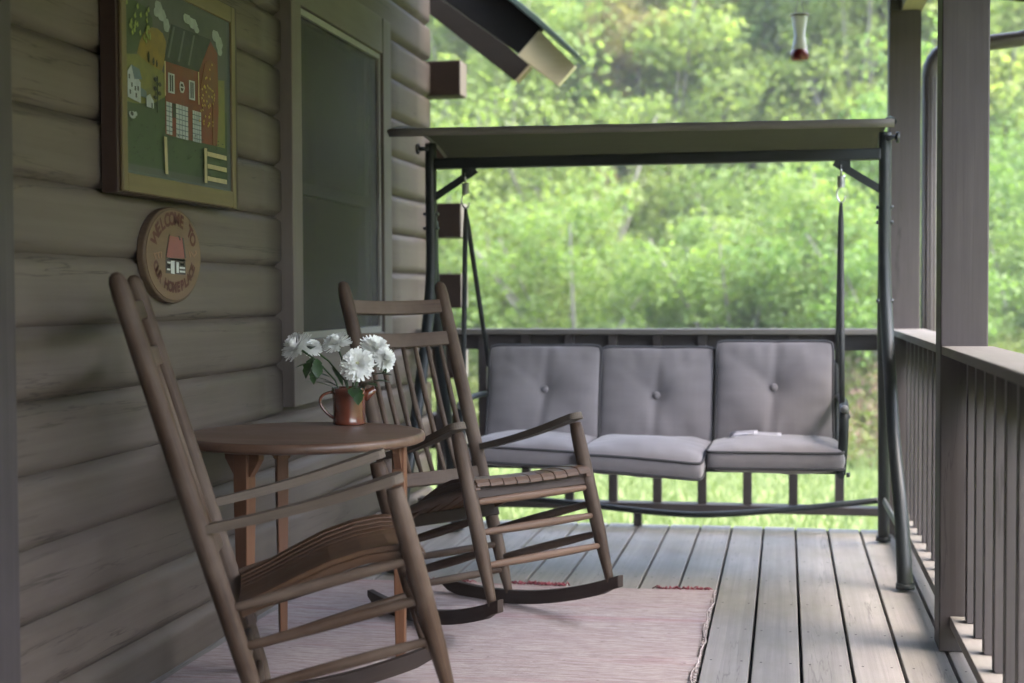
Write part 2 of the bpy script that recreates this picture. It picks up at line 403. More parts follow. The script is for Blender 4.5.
# ------------------------------------------------------------------ the house
house=thing('log_house','taupe log house wall with a tall dark screened window along the porch','house',(-1.9,0,0))
HX=-house.location.x
def hb(name,m,mat,parent,bevel=0):
    """house parts are written in world coordinates; move them under the house's base"""
    o=m.build(name,mat,parent,bevel)
    if parent is house: o.location.x=HX
    return o
PITCH=.1785; Z0=.125
WINY=(4.885,6.125); WINZ=(.715,2.27)
def log_profile(z0,z1,k):
    pts=[]
    n=10; mid=(z0+z1)/2; hh=(z1-z0)/2
    for i in range(n+1):
        t=-1+2*i/n
        x=-1.788+.028*(1-abs(t)**9)**.6
        pts.append((x,mid+hh*t))
    return pts
wall=MB()
for k in range(-2,16):
    z0=Z0+k*PITCH; z1=z0+PITCH
    prof=log_profile(z0,z1,k)
    runs=[(-5.0,7.0)]
    if z1>WINZ[0]+.02 and z0<WINZ[1]-.02: runs=[(-5.0,WINY[0]-.03),(WINY[1]+.002,7.0)]
    for (ya,yb) in runs:
        n=len(prof); ny=max(2,int((yb-ya)/.25))
        b=len(wall.v); o=random.random()*9
        ph=random.random()*6
        for i in range(ny+1):
            y=ya+(yb-ya)*i/ny
            endr=0.0
            for (x,z) in prof:
                wob=.0022*math.sin(y*2.1+ph)+.0012*math.sin(y*5.3+ph*2)
                # log ends beside the window are rounded over
                wall.v.append(Vector((x+wob-( .012 if (i==ny and yb<6) else 0),y,z)))
        for i in range(ny):
            for j in range(n-1):
                y1=ya+(yb-ya)*i/ny; y2=ya+(yb-ya)*(i+1)/ny
                wall.face((b+i*n+j,b+(i+1)*n+j,b+(i+1)*n+j+1,b+i*n+j+1),[(j*.018+o,y1+o),(j*.018+o,y2+o),((j+1)*.018+o,y2+o),((j+1)*.018+o,y1+o)],True)
        for i,rev in((0,False),(ny,True)):
            ids=[b+i*n+j for j in range(n)]
            wall.face(ids if not rev else ids[::-1],[(j*.02,o) for j in range(n)],False)
# core of the wall behind the log faces (kept clear of the window opening)
wall.box(-2.05,-1.80,-5.0,WINY[0]-.02,-.5,3.0); wall.box(-1.79,1.15,-2.2,-2.0,-.5,2.44); wall.box(-2.05,-1.80,WINY[1]+.01,6.995,-.5,3.0)  # the cross wall box is added behind the camera, unseen, to cut light
wall.box(-2.05,-1.80,WINY[0]-.02,WINY[1]+.01,-.5,WINZ[0]-.005); wall.box(-2.05,-1.80,WINY[0]-.02,WINY[1]+.01,WINZ[1]+.005,3.0)
wall.box(-6.5,-2.05,6.8,6.995,-.5,3.2)
wallo=hb('wall',wall,M['log'],house)
# squared log ends of the cross wall sticking out past the corner, every second course
for k in (0,2,4,6,8,10):
    m=MB(); z0=Z0+(k-.0)*PITCH+.006
    z0=Z0+(k+1)*PITCH+.006
    m.box(-2.0,-1.605,7.0,7.15,z0,z0+PITCH-.004,0)
    # lit look of the side facing the yard is put into its colour
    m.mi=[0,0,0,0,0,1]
    hb('log_end',m,[M['logend'],M['logend_lit']],house,.006)
# door casing at the near end of the wall
m=MB(); m.box(-1.80,-1.715,2.72,2.957,0.004,2.5); hb('door_casing',m,M['trim'],house,.004)
# window: casing with header, apron; sash, screen and pane as sub-parts
m=MB()
m.box(-1.81,-1.728,WINY[0]-.03,WINY[0]+.075,.69,2.30)          # left casing
m.box(-1.81,-1.728,6.035,6.158,.69,2.30)                        # right casing
m.box(-1.81,-1.731,WINY[0]+.075,6.035,2.145,2.30)               # header
m.box(-1.81,-1.731,WINY[0]+.075,6.035,.69,.93)                  # apron
win=hb('window',m,M['trimlight'],house,.004)
def wsub(name,mm,mat,bevel=0): return mm.build(name,mat,win,bevel)
m=MB()
for (a,b_,c,d) in ((4.962,4.985,.93,2.143),(6.012,6.033,.93,2.143),(4.985,6.012,.93,.955),(4.985,6.012,2.118,2.143)):
    m.box(-1.775,-1.742,a,b_,c,d)
wsub('screen_frame',m,plain('alu_screen_frame',(.20,.19,.18),rough=.45),.002)
m=MB(); m.box(-1.8,-1.775,4.985,6.012,1.47,1.515); m.box(-1.8,-1.782,4.985,5.02,.955,2.118); m.box(-1.8,-1.782,5.975,6.012,.955,2.118)
wsub('sash',m,plain('sash_paint',(.22,.21,.21),rough=.5),.003)
m=MB(); m.box(-1.756,-1.754,4.985,6.012,.955,2.118); wsub('insect_screen',m,M['screen'])
m=MB(); m.box(-1.805,-1.80,4.985,6.012,.955,2.118); wsub('pane',m,M['glass'])
m=MB(); m.box(-2.04,-1.90,4.9,6.1,.73,2.25); wsub('interior_panel',m,plain('dark_interior',(.055,.045,.047),rough=.9))  # dark panel behind the pane, the unlit room put into its colour

# roof of the main house past the end of the porch: dark rafter, boarded soffit, fascia coloured as if lit, green metal
def sl(m,poly,y0,y1): m.prism(poly,(0,y0,0),(1,0,0),(0,0,1),(0,y1-y0,0))
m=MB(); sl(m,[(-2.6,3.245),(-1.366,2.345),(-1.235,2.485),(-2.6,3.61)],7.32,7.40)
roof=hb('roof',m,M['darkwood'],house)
def rsub(name,mm,mat,bevel=0): return mm.build(name,mat,roof,bevel)
m=MB(); sl(m,[(-2.3,2.935),(-1.375,2.194),(-1.300,2.274),(-1.41,2.372),(-2.3,3.02)],7.24,7.31); 
r1=rsub('rafter',m,M['darkwood'],.004)
m=MB(); m.prism([(-.035,-.052),(.035,-.052),(.035,.052),(-.035,.052)],(-1.336,7.275,2.232),(0,1,0),(.683,0,.73),(.011,0,-.0094)); rsub('rafter_end',m,M['palewood'],.002)  # pale plate: light on the cut end put into the colour
m=MB(); sl(m,[(-1.366,2.325),(-1.250,2.453),(-1.062,2.262),(-1.152,2.164)],7.27,7.33); rsub('fascia',m,wood('fascia_lit_wood',(.62,.56,.36),(.5,.44,.28),(.56,.5,.34),gu=40,gv=2,rough=.7),.004)  # wood colour brightened so the face turned from the sun looks lit
m=MB(); sl(m,[(-2.6,3.625),(-1.255,2.482),(-1.04,2.288),(-1.028,2.304),(-1.24,2.506),(-2.6,3.66)],7.2,7.45); rsub('metal_roofing',m,M['roofmetal'],.002)

# porch roof: low slope, boarded underside, beam on the posts, gutter along the eave
RS=.15; 
def rz(x): return 2.47+(1.0-x)*RS
m=MB(); 
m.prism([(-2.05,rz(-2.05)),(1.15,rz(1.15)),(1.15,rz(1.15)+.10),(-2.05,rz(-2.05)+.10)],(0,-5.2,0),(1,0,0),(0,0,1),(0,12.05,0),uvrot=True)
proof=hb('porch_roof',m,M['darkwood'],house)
m=MB(); m.box(.507,.60,-5.0,6.70,2.352,rz(.6)-.006); m.build('beam',M['palewood'],proof,.004)
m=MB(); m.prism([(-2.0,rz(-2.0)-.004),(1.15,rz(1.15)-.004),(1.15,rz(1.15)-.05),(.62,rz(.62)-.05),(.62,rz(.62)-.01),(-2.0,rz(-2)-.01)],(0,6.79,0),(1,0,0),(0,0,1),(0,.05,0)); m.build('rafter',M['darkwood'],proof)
m=MB(); m.prism([(1.155,2.33),(1.25,2.33),(1.28,2.45),(1.27,2.45),(1.24,2.34),(1.165,2.34),(1.165,2.45),(1.155,2.45)],(0,-5.2,0),(1,0,0),(0,0,1),(0,12.05,0)); m.build('gutter',M['gutter'],proof)

# ------------------------------------------------------------------ deck, posts and railings
m=MB()
pitch=.1452; x=.047-13*pitch
bx=[]
while x<.62:
    bx.append(x); x+=pitch
for x in bx:
    x0=max(x+.0048,-1.80); x1=x+pitch-.0048
    if x1<-1.79: continue
    # each board in two lengths with a butt joint
    yj=random.choice([1.4,2.6,.6])
    m.box(x0,x1,-5.0,yj-.001,-.035+random.uniform(-.001,.001),random.uniform(-.0012,.0012))
    m.box(x0,x1,yj+.001,6.72+random.uniform(-.004,.004),-.035+random.uniform(-.001,.001),random.uniform(-.0012,.0012))
for x in bx:
    if x<-1.75: continue
    for k in range(14):
        y=6.66-.405*k+random.uniform(-.008,.008)
        for dx in(.028,.117):
            xx=x+dx+random.uniform(-.004,.004); b0=len(m.v)
            for q in range(6): m.v.append(Vector((xx+.0042*math.cos(q*PI/3),y+.0042*math.sin(q*PI/3),.0022)))
            m.face([b0+q for q in range(6)],[(0,0)]*6,False,1)
m.box(-1.8,.66,-5.0,6.69,-.22,-.06,1); m.box(-1.8,.66,6.692,6.712,-.25,-.007,1)
tag(m.build('deck',[M['deck'],M['black']],None,.003),kind='structure')

def baluster(parent,x,y,z0,z1,w=.0205):
    q=MB(); q.box(x-w,x+w,y-w,y+w,z0,z1); return q.build('baluster',M['rail'],parent,.002)
# end railing across the far end of the porch
er=thing('porch_railing','weathered brown railing across the far end of the porch behind the swing','railing',(-.63,6.66,0),group='porch railings')
E0=-.63
def ep(name,m,mat,bevel=.003): o=m.build(name,mat,er,bevel); o.location=(-E0,-6.66,0); return o
m=MB(); m.box(-1.74,.45,6.60,6.74,.903,.928); ep('top_rail',m,M['railtop'])
m=MB(); m.box(-1.74,.452,6.685,6.722,.828,.901); ep('under_rail',m,M['rail'])
m=MB(); m.box(-1.74,.452,6.615,6.70,.078,.114); ep('bottom_rail',m,M['rail'])
m=MB(); m.box(-.70,-.662,6.64,6.68,.001,.077); ep('support_block',m,M['rail'])
for k in range(11):
    b=baluster(er,.245-k*.2085,6.665,.115,.902); b.location=(-E0,-6.66,0)
# side railings
def side_rail(y0,y1,label,spacing,start):
    yc=(y0+y1)/2
    r=thing('porch_railing',label,'railing',(.53,yc,0),group='porch railings')
    def p(name,m,mat,bevel=.003): o=m.build(name,mat,r,bevel); o.location=(-.53,-yc,0); return o
    m=MB(); m.box(.462,.612,y0,y1,.903,.930); p('top_rail',m,M['railtop'])
    m=MB(); m.box(.569,.606,y0,y1,.80,.901); p('under_rail',m,M['rail'])
    m=MB(); m.box(.490,.60,y0,y1,.078,.112); p('bottom_rail',m,M['railtop'])
    y=start
    while y>y0+.03:
        b=baluster(r,.548,y,.1135,.902); b.location=(-.53,-yc,0)
        y-=spacing
    return r
side_rail(4.590,6.595,'side railing between the corner post and the middle post, behind the swing legs',.187,6.50)
side_rail(-5.0,4.448,'nearest side railing running forward from the middle post on the right',.187,4.545-.175)
def post(x0,x1,y0,y1,z1,label):
    r=MB(); r.box(x0,x1,y0,y1,.002,z1)
    o=r.build('porch_post',M['trim'],None,.005); return tag(o,label,'post',group='porch posts')
post(.459,.597,4.450,4.588,2.35,'thick square brown porch post standing in the right foreground')
c=post(.454,.592,6.600,6.735,2.35,'square brown corner post at the far end beside the downspout')
m=MB(); m.box(.454,.503,6.601,6.734,2.3505,2.56); m.build('notch_cheek',M['trim'],c,.004)
post(.459,.597,.15,.288,2.35,'square brown porch post out of sight beside the viewer')
# downspout with an elbow to the gutter
m=MB()
ds=[(1.2,6.83,2.34),(1.17,6.83,2.275),(1.04,6.83,2.243),(.80,6.83,2.222)]
for k in range(7):
    a=k/6*PI/2; ds.append((.775-.125*math.sin(a),6.83,2.095+.125*math.cos(a)))
ds+= [(.65,6.83,1.2),(.65,6.83,-.2),(.70,6.86,-.38)]
m.tube(ds,.036,12,flat=(1.0,1.0),up=(0,1,0))
d=m.build('downspout',M['downspout'],None); tag(d,'dark metal downspout curving down beside the corner post','downspout')
for k in range(4):
    q=MB(); x=.625+k*.016
    q.tube([(x,6.800-.002*(1 if k in(1,2) else -2),2.08),(x,6.800-.002*(1 if k in(1,2) else -2),-.15)],.0045,6); q.build('rib',M['downspout'],d)

# ------------------------------------------------------------------ rug
m=MB()
RX0,RX1,RY0,RY1=-1.72,-.252,1.9,5.20
def rugz(u,v):
    x=RX0+(RX1-RX0)*u; y=RY0+(RY1-RY0)*v
    z=.008+.0022*math.sin(x*7+y*3.1)+.0018*math.sin(y*11+x*2)
    z+=.012*math.exp(-((y-4.23-.05*math.sin(x*5))/.028)**2)*max(0,min(1,(x+.75)/.3))
    ex=.006*math.sin(y*9)+.004*math.sin(y*23)
    return (x+(ex if u>.99 else 0),y+.006*math.sin(x*14)*(v>.99),z)
m.grid(rugz,60,160,su=1,sv=1)
# underside and edges
m.grid(lambda u,v:(rugz(u,v)[0],rugz(u,v)[1],.0035),1,1,flip=True)
for (f) in (lambda u,v:(rugz(1,u)[0],rugz(1,u)[1],rugz(1,u)[2]*(1-v)+.0035*v),lambda u,v:(rugz(1-u,1)[0],rugz(1-u,1)[1],rugz(1-u,1)[2]*(1-v)+.0035*v)):
    m.grid(f,160,1,flip=False)
rug=m.build('rug',M['rug'],None); tag(rug,'faded pink woven rag rug lying under the rocking chairs','rug')
for (xa,xb,cnt) in ((-1.42,-1.16,60),(-1.02,-.78,50),(-.47,-.27,45)):
    m=MB()
    for i in range(cnt):
        x=random.uniform(xa,xb)
        y=RY1-.006; l=random.uniform(.012,.036); a=random.uniform(-.9,.9)
        z=.006+random.uniform(0,.006)
        m.tube([(x,y,z+.002),(x+l*.5*math.sin(a),y+l*.5*math.cos(a),z+random.uniform(.003,.010)),(x+l*math.sin(a*1.4),y+l*math.cos(a),.005)],.0024,5)
    m.build('fringe',M['fringe_red'],rug)['label']='tangled red fringe'
m=MB()
pts=[]
for i in range(220):
    y=RY0+(RY1-RY0)*i/219; pts.append((rugz(1,i/219)[0]+random.uniform(-.002,.0025),y,.009+random.uniform(-.001,.003)))
m.tube(pts,.0026,6)
for i in range(300):
    y=random.uniform(RY0,RY1); x=RX1; l=random.uniform(.004,.011); a=random.uniform(-1,1)
    m.tube([(x-.004,y,.010),(x+l*math.cos(a),y+l*math.sin(a),.0065)],.0022,4)
m.build('selvage',M['fringe_white'],rug)

# ------------------------------------------------------------------ rocking chairs
def make_chair(label,loc,rot):
    t=thing('rocking_chair',label,'rocking chair',loc,rot,group='wooden rocking chairs on the rug')
    D,wf,wr,wrt,za,zt,lean,zrb=.437,.262,.204,.219,.535,1.181,.043,.037
    def F(z,sd): return Vector((D/2,sd*wf,z))
    def R(z,sd):
        k=(z-zrb)/(zt-zrb); return Vector((-D/2-lean*(z-zrb),sd*(wr+(wrt-wr)*k),z))
    for sd in(-1,1):
        m=MB(); zs=[-.012,.02,.08,.14,.3,.45,.50,.528]; rs=[.0135,.0155,.019,.0225,.0242,.0242,.0225,.0195]
        m.tube([F(z,sd) for z in zs],rs,16); m.build('front_post',M['chair'],t)
        m=MB(); zs=[zrb-.012,zrb+.02,.1,.2,.5,.8,1.0,1.13,1.16,1.174,1.181]; rs=[.0135,.0155,.020,.0228,.025,.025,.0245,.0235,.021,.0155,.007]
        m.tube([R(z,sd) for z in zs],rs,16); m.build('rear_post',M['chair'],t)
    # arms: flat paddles, narrow at the rear post, broad and rounded at the front
    for sd in(-1,1):
        m=MB()
        a=R(.551,sd)+Vector((.006,sd*.006,0)); b=F(.545,sd)
        top=[];n=14
        dirv=(b-a); L=dirv.length; dv=dirv.normalized(); nv=Vector((0,1,0)); nv=(nv-dv*nv.dot(dv)).normalized(); upv=dv.cross(nv)
        outl=[]
        for i in range(n+1):
            k=i/n; w=.015+.017*min(1,k*1.15)**1.3
            outl.append((k*L,w))
        for i in range(1,7):
            an=i/6*PI/2; outl.append((L+.028*math.sin(an),.032*math.cos(an)+.0005))
        poly=[(p[0],-p[1]) for p in outl]+[(p[0],p[1]) for p in outl[::-1]]
        # slight upward sweep towards the front: build as stacked ribbon
        base=len(m.v); npn=len(outl); th=.011
        for (s_,w) in outl:
            k=s_/L; lift=.012*math.sin(min(k,1)*PI)*-.7+.004*k
            for (yy,zz) in((-w,-th),(-w*.9,th),(w*.9,th),(w,-th)):
                m.v.append(a+dv*s_+nv*yy+upv*(zz+lift))
        for i in range(npn-1):
            for j in range(4):
                j2=(j+1)%4
                s1,s2=outl[i][0],outl[i+1][0]
                m.face((base+i*4+j,base+i*4+j2,base+(i+1)*4+j2,base+(i+1)*4+j),[(j*.03,s1),(j*.03+.03,s1),(j*.03+.03,s2),(j*.03,s2)],False)
        m.face([base+j for j in range(4)][::-1],[(0,0),(.01,0),(.01,.01),(0,.01)]); m.face([base+(npn-1)*4+j for j in range(4)],[(0,0),(.01,0),(.01,.01),(0,.01)])
        m.build('arm',M['chairgrey'],t,.005)
    # turned stretchers
    def str_(a,b,mat,r=.0115):
        m=MB(); a=Vector(a); b=Vector(b); d=(b-a); a2=a-d.normalized()*.0; 
        m.tube([a2+d*k for k in(0,.08,.3,.5,.7,.92,1)],[r*.72,r*.9,r*1.12,r*1.18,r*1.12,r*.9,r*.72],10); m.build('stretcher',mat,t)
    for z,mt in((.308,M['chairpale']),(.213,M['chairpale']),(.111,M['chairpale'])): str_(F(z,-1),F(z,1),mt)
    for sd in(-1,1):
        for z in(.352,.254,.152): str_(R(z,sd),F(z,sd),M['chair'],.0125)
    for z in(.20,.11): str_(R(z,-1),R(z,1),M['chair'])
    # back: two bowed rails, seven spindles, lower rail
    def brail(z,h,bow,thick=.011):
        m=MB(); a=R(z,-1); b=R(z,1); P=[]
        for i in range(13):
            k=i/12; p=a.lerp(b,k); p=p+Vector((-bow*math.sin(PI*k),0,0)); P.append(p)
        ax=Vector((-lean,0,1)).normalized(); bs=len(m.v)
        for i,p in enumerate(P):
            fw=Vector((1,0,lean)).normalized()
            for (ff,uu) in((-thick,-h),(-thick,h),(thick,h),(thick,-h)): m.v.append(p+fw*ff+ax*uu)
        for i in range(12):
            for j in range(4):
                j2=(j+1)%4
                m.face((bs+i*4+j,bs+i*4+j2,bs+(i+1)*4+j2,bs+(i+1)*4+j),[(j*.03,i*.035),(j*.03+.03,i*.035),(j*.03+.03,i*.035+.035),(j*.03,i*.035+.035)][:4],False)
        m.face([bs+j for j in range(4)][::-1],[(0,0)]*4); m.face([bs+48+j for j in range(4)],[(0,0)]*4)
        # faces were wound both ways along the strip: fix with normals recalculated below
        o=m.build('back_rail',M['chair'],t,.004); return o
    brail(1.088,.025,.022); brail(.965,.026,.022); brail(.462,.024,.014)
    for i in range(7):
        k=(i+1)/8
        def Q(z,bow): 
            p=R(z,-1).lerp(R(z,1),k); return p+Vector((-bow*math.sin(PI*k),0,0))
        m=MB(); m.tube([Q(.478,.014),Q(.6,.022),Q(.75,.026),Q(.88,.023),Q(.945,.022)],[.0075,.0095,.0102,.0092,.0075],10); m.build('spindle',M['chair'],t)
    # seat: slats running front to back over a hump, on a front and a rear rail
    m=MB(); ns=9
    prof=[(-.205,.350),(-.13,.362),(-.055,.378),(.03,.393),(.11,.397),(.175,.391),(.222,.380),(.244,.370),(.250,.358)]
    for i in range(ns):
        kc=(i+.5)/ns*2-1
        bs=len(m.v)
        for (x,z) in prof:
            kk=(x+.22)/.44; half=.192+(.250-.192)*kk; hw=half/ns-.0013
            yc=kc*half; dz=-.008*(1-kc*kc)
            for (yy,zz) in((-hw,-.007),(-hw,.006),(hw,.006),(hw,-.007)): m.v.append(Vector((x,yc+yy,z+zz+dz)))
        n=len(prof); o=random.random()*5
        for a in range(n-1):
            for j in range(4):
                j2=(j+1)%4; x1=prof[a][0]; x2=prof[a+1][0]
                m.face((bs+a*4+j,bs+a*4+j2,bs+(a+1)*4+j2,bs+(a+1)*4+j)[::-1],[(j*.04+o,x1+o),(j*.04+.04+o,x1+o),(j*.04+.04+o,x2+o),(j*.04+o,x2+o)][::-1],False)
        m.face([bs+j for j in range(4)],[(o,o),(o+.02,o),(o+.02,o+.01),(o,o+.01)]); m.face([bs+(n-1)*4+j for j in range(4)][::-1],[(o,o),(o+.02,o),(o+.02,o+.01),(o,o+.01)])
    m.build('seat',M['chairseat'],t,.0025)
    for (x,z,w) in((.215,.342,wf-.012),(-.185,.322,.198)):
        m=MB(); m.box(x-.011,x+.011,-w,w,z-.024,z+.016); m.build('seat_rail',M['rockerw'],t,.003)
    for sd in(-1,1):    # shaped side rail right under the outer slats
        m=MB(); bs=0; n=len(prof)
        for (x,z) in prof[:-1]:
            kk=(x+.22)/.44; half=.186+(.244-.186)*kk
            for (yy,zz) in((-.011,-.030),(-.011,-.0085),(.011,-.0085),(.011,-.030)): m.v.append(Vector((x,sd*half+yy,z+zz)))
        for a in range(n-2):
            for jj in range(4):
                j2=(jj+1)%4; x1=prof[a][0]; x2=prof[a+1][0]
                m.face((a*4+jj,a*4+j2,(a+1)*4+j2,(a+1)*4+jj)[::-1],[(jj*.04,x1),(jj*.04+.04,x1),(jj*.04+.04,x2),(jj*.04,x2)][::-1])
        m.face((0,1,2,3),[(0,0),(.02,0),(.02,.01),(0,.01)]); k0=(n-2)*4; m.face((k0+3,k0+2,k0+1,k0),[(0,0),(.02,0),(.02,.01),(0,.01)])
        m.build('seat_rail',M['chairseat'],t,.003)
    # rockers: sawn curved runners under the posts
    TA,ZA=.299,.088
    for sd in(-1,1):
        m=MB(); top=[];
        def chf(s,z):
            z-=ZA; return (s*math.cos(TA)+z*math.sin(TA), -s*math.sin(TA)+z*math.cos(TA))
        S=[-.53+.785*i/22 for i in range(23)]
        up_,lo_=[],[]
        for i,s_ in enumerate(S):
            zz=.0547+.3297*(s_+.3343)**2
            th=.047 if 1<i<21 else .040
            if i==0: th=.022
            up_.append(chf(s_,zz)); lo_.append(chf(s_,zz-th))
        bs=len(m.v); hw=.013
        for (u_,l_) in zip(up_,lo_):
            kk=(u_[0]+.22)/.44; y=sd*(wr+(wf-wr)*max(-.7,min(1.1,kk)))
            for (p,yy) in((u_,-hw),(u_,hw),(l_,hw),(l_,-hw)): m.v.append(Vector((p[0],y+yy,p[1])))
        for i in range(22):
            for j in range(4):
                j2=(j+1)%4
                m.face((bs+i*4+j,bs+i*4+j2,bs+(i+1)*4+j2,bs+(i+1)*4+j)[::-1],[(j*.03,S[i]),(j*.03+.03,S[i]),(j*.03+.03,S[i+1]),(j*.03,S[i+1])][::-1],False)
        m.face([bs+j for j in range(4)],[(0,0),(.01,0),(.01,.01),(0,.01)]); m.face([bs+88+j for j in range(4)][::-1],[(0,0),(.01,0),(.01,.01),(0,.01)])
        m.build('rocker',M['rockerw'],t,.003)
    return t
chairA=make_chair('brown slat back rocking chair behind the round table, turned towards the viewer',(-.893,4.558,.088),(0,-.299,-.630))
chairB=copy_tree(chairA); chairB.location=(-1.071,3.445,.070); chairB.rotation_euler=(0,-.256,.362)
chairB['label']='nearest brown rocking chair seen side on, left foreground, before the round table'

# ------------------------------------------------------------------ round table
TC=(-1.418,4.065); TR=.362
tab=thing('side_table','small round wooden table with three orange brown legs holding the flower jug','table',(TC[0],TC[1],0))
m=MB()
m.lathe([(0,.650),(TR-.012,.650),(TR-.002,.655),(TR,.660),(TR,.671),(TR-.004,.678),(TR-.012,.680),(0,.680)],n=72)
# planks of the top: grain along one direction
for i,f in enumerate(m.f):
    m.uv[i]=[(m.v[k].y if abs(m.v[k].z-.665)>.012 or True else 0, m.v[k].x+m.v[k].z) for k in f]
for i,f in enumerate(m.f):
    zs=[m.v[k].z for k in f]
    m.sm[i]=(max(zs)-min(zs))>.002
m.build('table_top',M['tabletop'],tab)
lat=Vector((.952,.305,0)); vw=Vector((-.305,.952,0))
for a in(-11.7,108.3,228.3):
    rd=lat*math.cos(math.radians(a))+vw*math.sin(math.radians(a)); tg=Vector((-rd.y,rd.x,0))
    q=MB(); c0=rd*(.288 if a<0 else .25)
    bs=len(q.v)
    wk=.72 if 100<a<120 else 1
    for (z,w,d) in((.002,.0165*wk,.014*wk),(.30,.022*wk,.017*wk),(.50,.0265*wk,.019*wk),(.6495,.0265*wk,.019*wk)):
        for (aa,bb) in((-1,-1),(1,-1),(1,1),(-1,1)): q.v.append(c0+tg*w*aa+rd*d*bb+Vector((0,0,z)))
    for i in range(3):
        for j in range(4):
            j2=(j+1)%4; zz=(0,.3,.5,.65)
            q.face((bs+i*4+j,bs+i*4+j2,bs+(i+1)*4+j2,bs+(i+1)*4+j),[(j*.04,zz[i]),(j*.04+.04,zz[i]),(j*.04+.04,zz[i+1]),(j*.04,zz[i+1])],False)
    q.face((bs+3,bs+2,bs+1,bs),[(0,0),(.02,0),(.02,.02),(0,.02)])
    q.face((bs+12,bs+13,bs+14,bs+15),[(0,0),(.02,0),(.02,.02),(0,.02)])
    leg=q.build('leg',M['tableleg'],tab,.003)
    for s_ in(-1,1):
        q=MB(); q.prism([(.0268*wk,.6495),(.0268*wk,.575),(.032*wk,.575),(.068*wk,.625),(.068*wk,.6495)],c0-rd*.011,tg*s_,(0,0,1),rd*.022); q.build('bracket',M['tableleg'],leg,.002)

# ------------------------------------------------------------------ jug and flowers
JX,JY,JZ=-1.362,4.335,.6805
jug=thing('ceramic_jug','reddish brown glazed jug with a looped handle standing on the round table','jug',(JX,JY,JZ))
m=MB()
H=.118
prof=[(0,.0),(.050,.0),(.0535,.004),(.052,.012),(.0505,.03),(.0515,.07),(.054,.10),(.0560,H-.002),(.0545,H),(.052,H-.004),(.049,.07),(.046,.012),(0,.010)]
m.lathe(prof,n=14); m.build('body',M['jug'],jug)
la=Vector((.952,.305,0))
m=MB(); hp=[]
for i in range(13):
    k=i/12; a=PI*.5+PI*k
    hp.append(la*(-.050-.050*math.sin(PI*k)**.8*(1-.35*k))+Vector((0,0,.104-.082*k+.016*math.sin(PI*k*1.0)*(1-k))))
m.tube(hp,.0085,10,flat=(.6,1.15)); m.build('handle',M['jug'],jug)
m=MB(); m.tube([la*.046+Vector((0,0,.082)),la*.062+Vector((0,0,.098)),la*.082+Vector((0,0,.112))],[.017,.015,.011],10,flat=(1,.8)); m.build('spout',M['jug'],jug)

def bloom(mb,c,axis,R,layers=8,heart=True,flat=1.0):
    c=Vector(c); ax=Vector(axis).normalized()
    t=ax.orthogonal().normalized(); b=ax.cross(t)
    for L in range(layers):
        k=L/(layers-1)                        # 0 outer ring .. 1 centre
        elev=math.radians(-12+82*k**1.15); n=int(34-18*k)
        ln=R*(1.0-.42*k); 
        for i in range(n):
            a=2*PI*(i+.5*(L%2))/n+random.uniform(-.09,.09); e=elev+random.uniform(-.14,.14)
            d=(t*math.cos(a)+b*math.sin(a))
            l=ln*random.uniform(.86,1.05); w=R*.072*random.uniform(.85,1.15)
            side=ax.cross(d)
            p0=c+ax*(.006*k)
            def P(s,curl): return p0+(d*math.cos(e)+ax*math.sin(e)*flat)*(l*s)+ax*(curl*l)
            bs=len(mb.v)
            row=[(.12,.35,0),(.45,.85,.02),(.78,1.0,.045),(.97,.55,.09)]
            for (s,ww,cu) in row:
                pp=P(s,cu); mb.v.append(pp-side*w*ww); mb.v.append(pp-ax*w*.35*ww); mb.v.append(pp+side*w*ww)
            for r_ in range(3):
                for q_ in range(2):
                    ii=bs+r_*3+q_
                    mb.face((ii,ii+1,ii+4,ii+3),[(0,0),(1,0),(1,1),(0,1)],True,0)
    if heart:
        mb.lathe([(0,-.003),(R*.10,0),(R*.08,R*.10),(0,R*.14)],c+ax*R*.35,10,mi=1)
def leaf(mb,p,d,up,L,Wd,curl=.2):
    p=Vector(p); d=Vector(d).normalized(); u=Vector(up); u=(u-d*u.dot(d)).normalized(); sd=d.cross(u)
    bs=len(mb.v); rows=[(0,.06),(.15,.45),(.3,.75),(.38,.6),(.5,1.0),(.6,.75),(.72,.8),(.85,.45),(1,.03)]
    for (s,w) in rows:
        q=p+d*(L*s)-u*(curl*L*s*s)
        mb.v.append(q-sd*(Wd*w)+u*(Wd*w*.25)); mb.v.append(q); mb.v.append(q+sd*(Wd*w)+u*(Wd*w*.25))
    for r_ in range(len(rows)-1):
        for q_ in range(2):
            ii=bs+r_*3+q_; mb.face((ii,ii+1,ii+4,ii+3),[(0,0),(1,0),(1,1),(0,1)],True)
def flower(label,head,axis,R,flat=1.0,leaves=()):
    root=Vector((JX+random.uniform(-.02,.02),JY+random.uniform(-.02,.02),JZ+.03))
    t=thing('chrysanthemum',label,'flower',root,group='white flowers in the jug')
    hd=Vector(head)-root; ax=Vector(axis).normalized()
    m=MB(); bloom(m,hd,ax,R,flat=flat); m.build('bloom',[M['petal'],M['petalheart']],t)
    m=MB(); e=hd-ax*R*.12; mid=Vector((hd.x*.25,hd.y*.25,.11)); m.tube([(0,0,0),mid*.5,mid,(mid+e)/2+Vector((0,0,.012)),e],[.0035,.0035,.003,.003,.004],6)
    m.lathe([(0,-.012),(.008,-.004),(.012,.004),(0,.004)],e,8); m.build('stem',M['stem'],t)
    for (p,d,L,w) in leaves:
        m=MB(); leaf(m,Vector(p)-root,d,(0,0,1),L*.8,w*.8,random.uniform(.1,.35)); m.build('leaf',M['leaf_dark'],t)
toc=Vector((.30,-.95,.10))
def W(dx,dz,dv=0):  # offsets across the view, up and away, from the jug's axis
    p=Vector((JX,JY,JZ))+la*dx+Vector((-.305,.952,0))*dv+Vector((0,0,dz)); return p
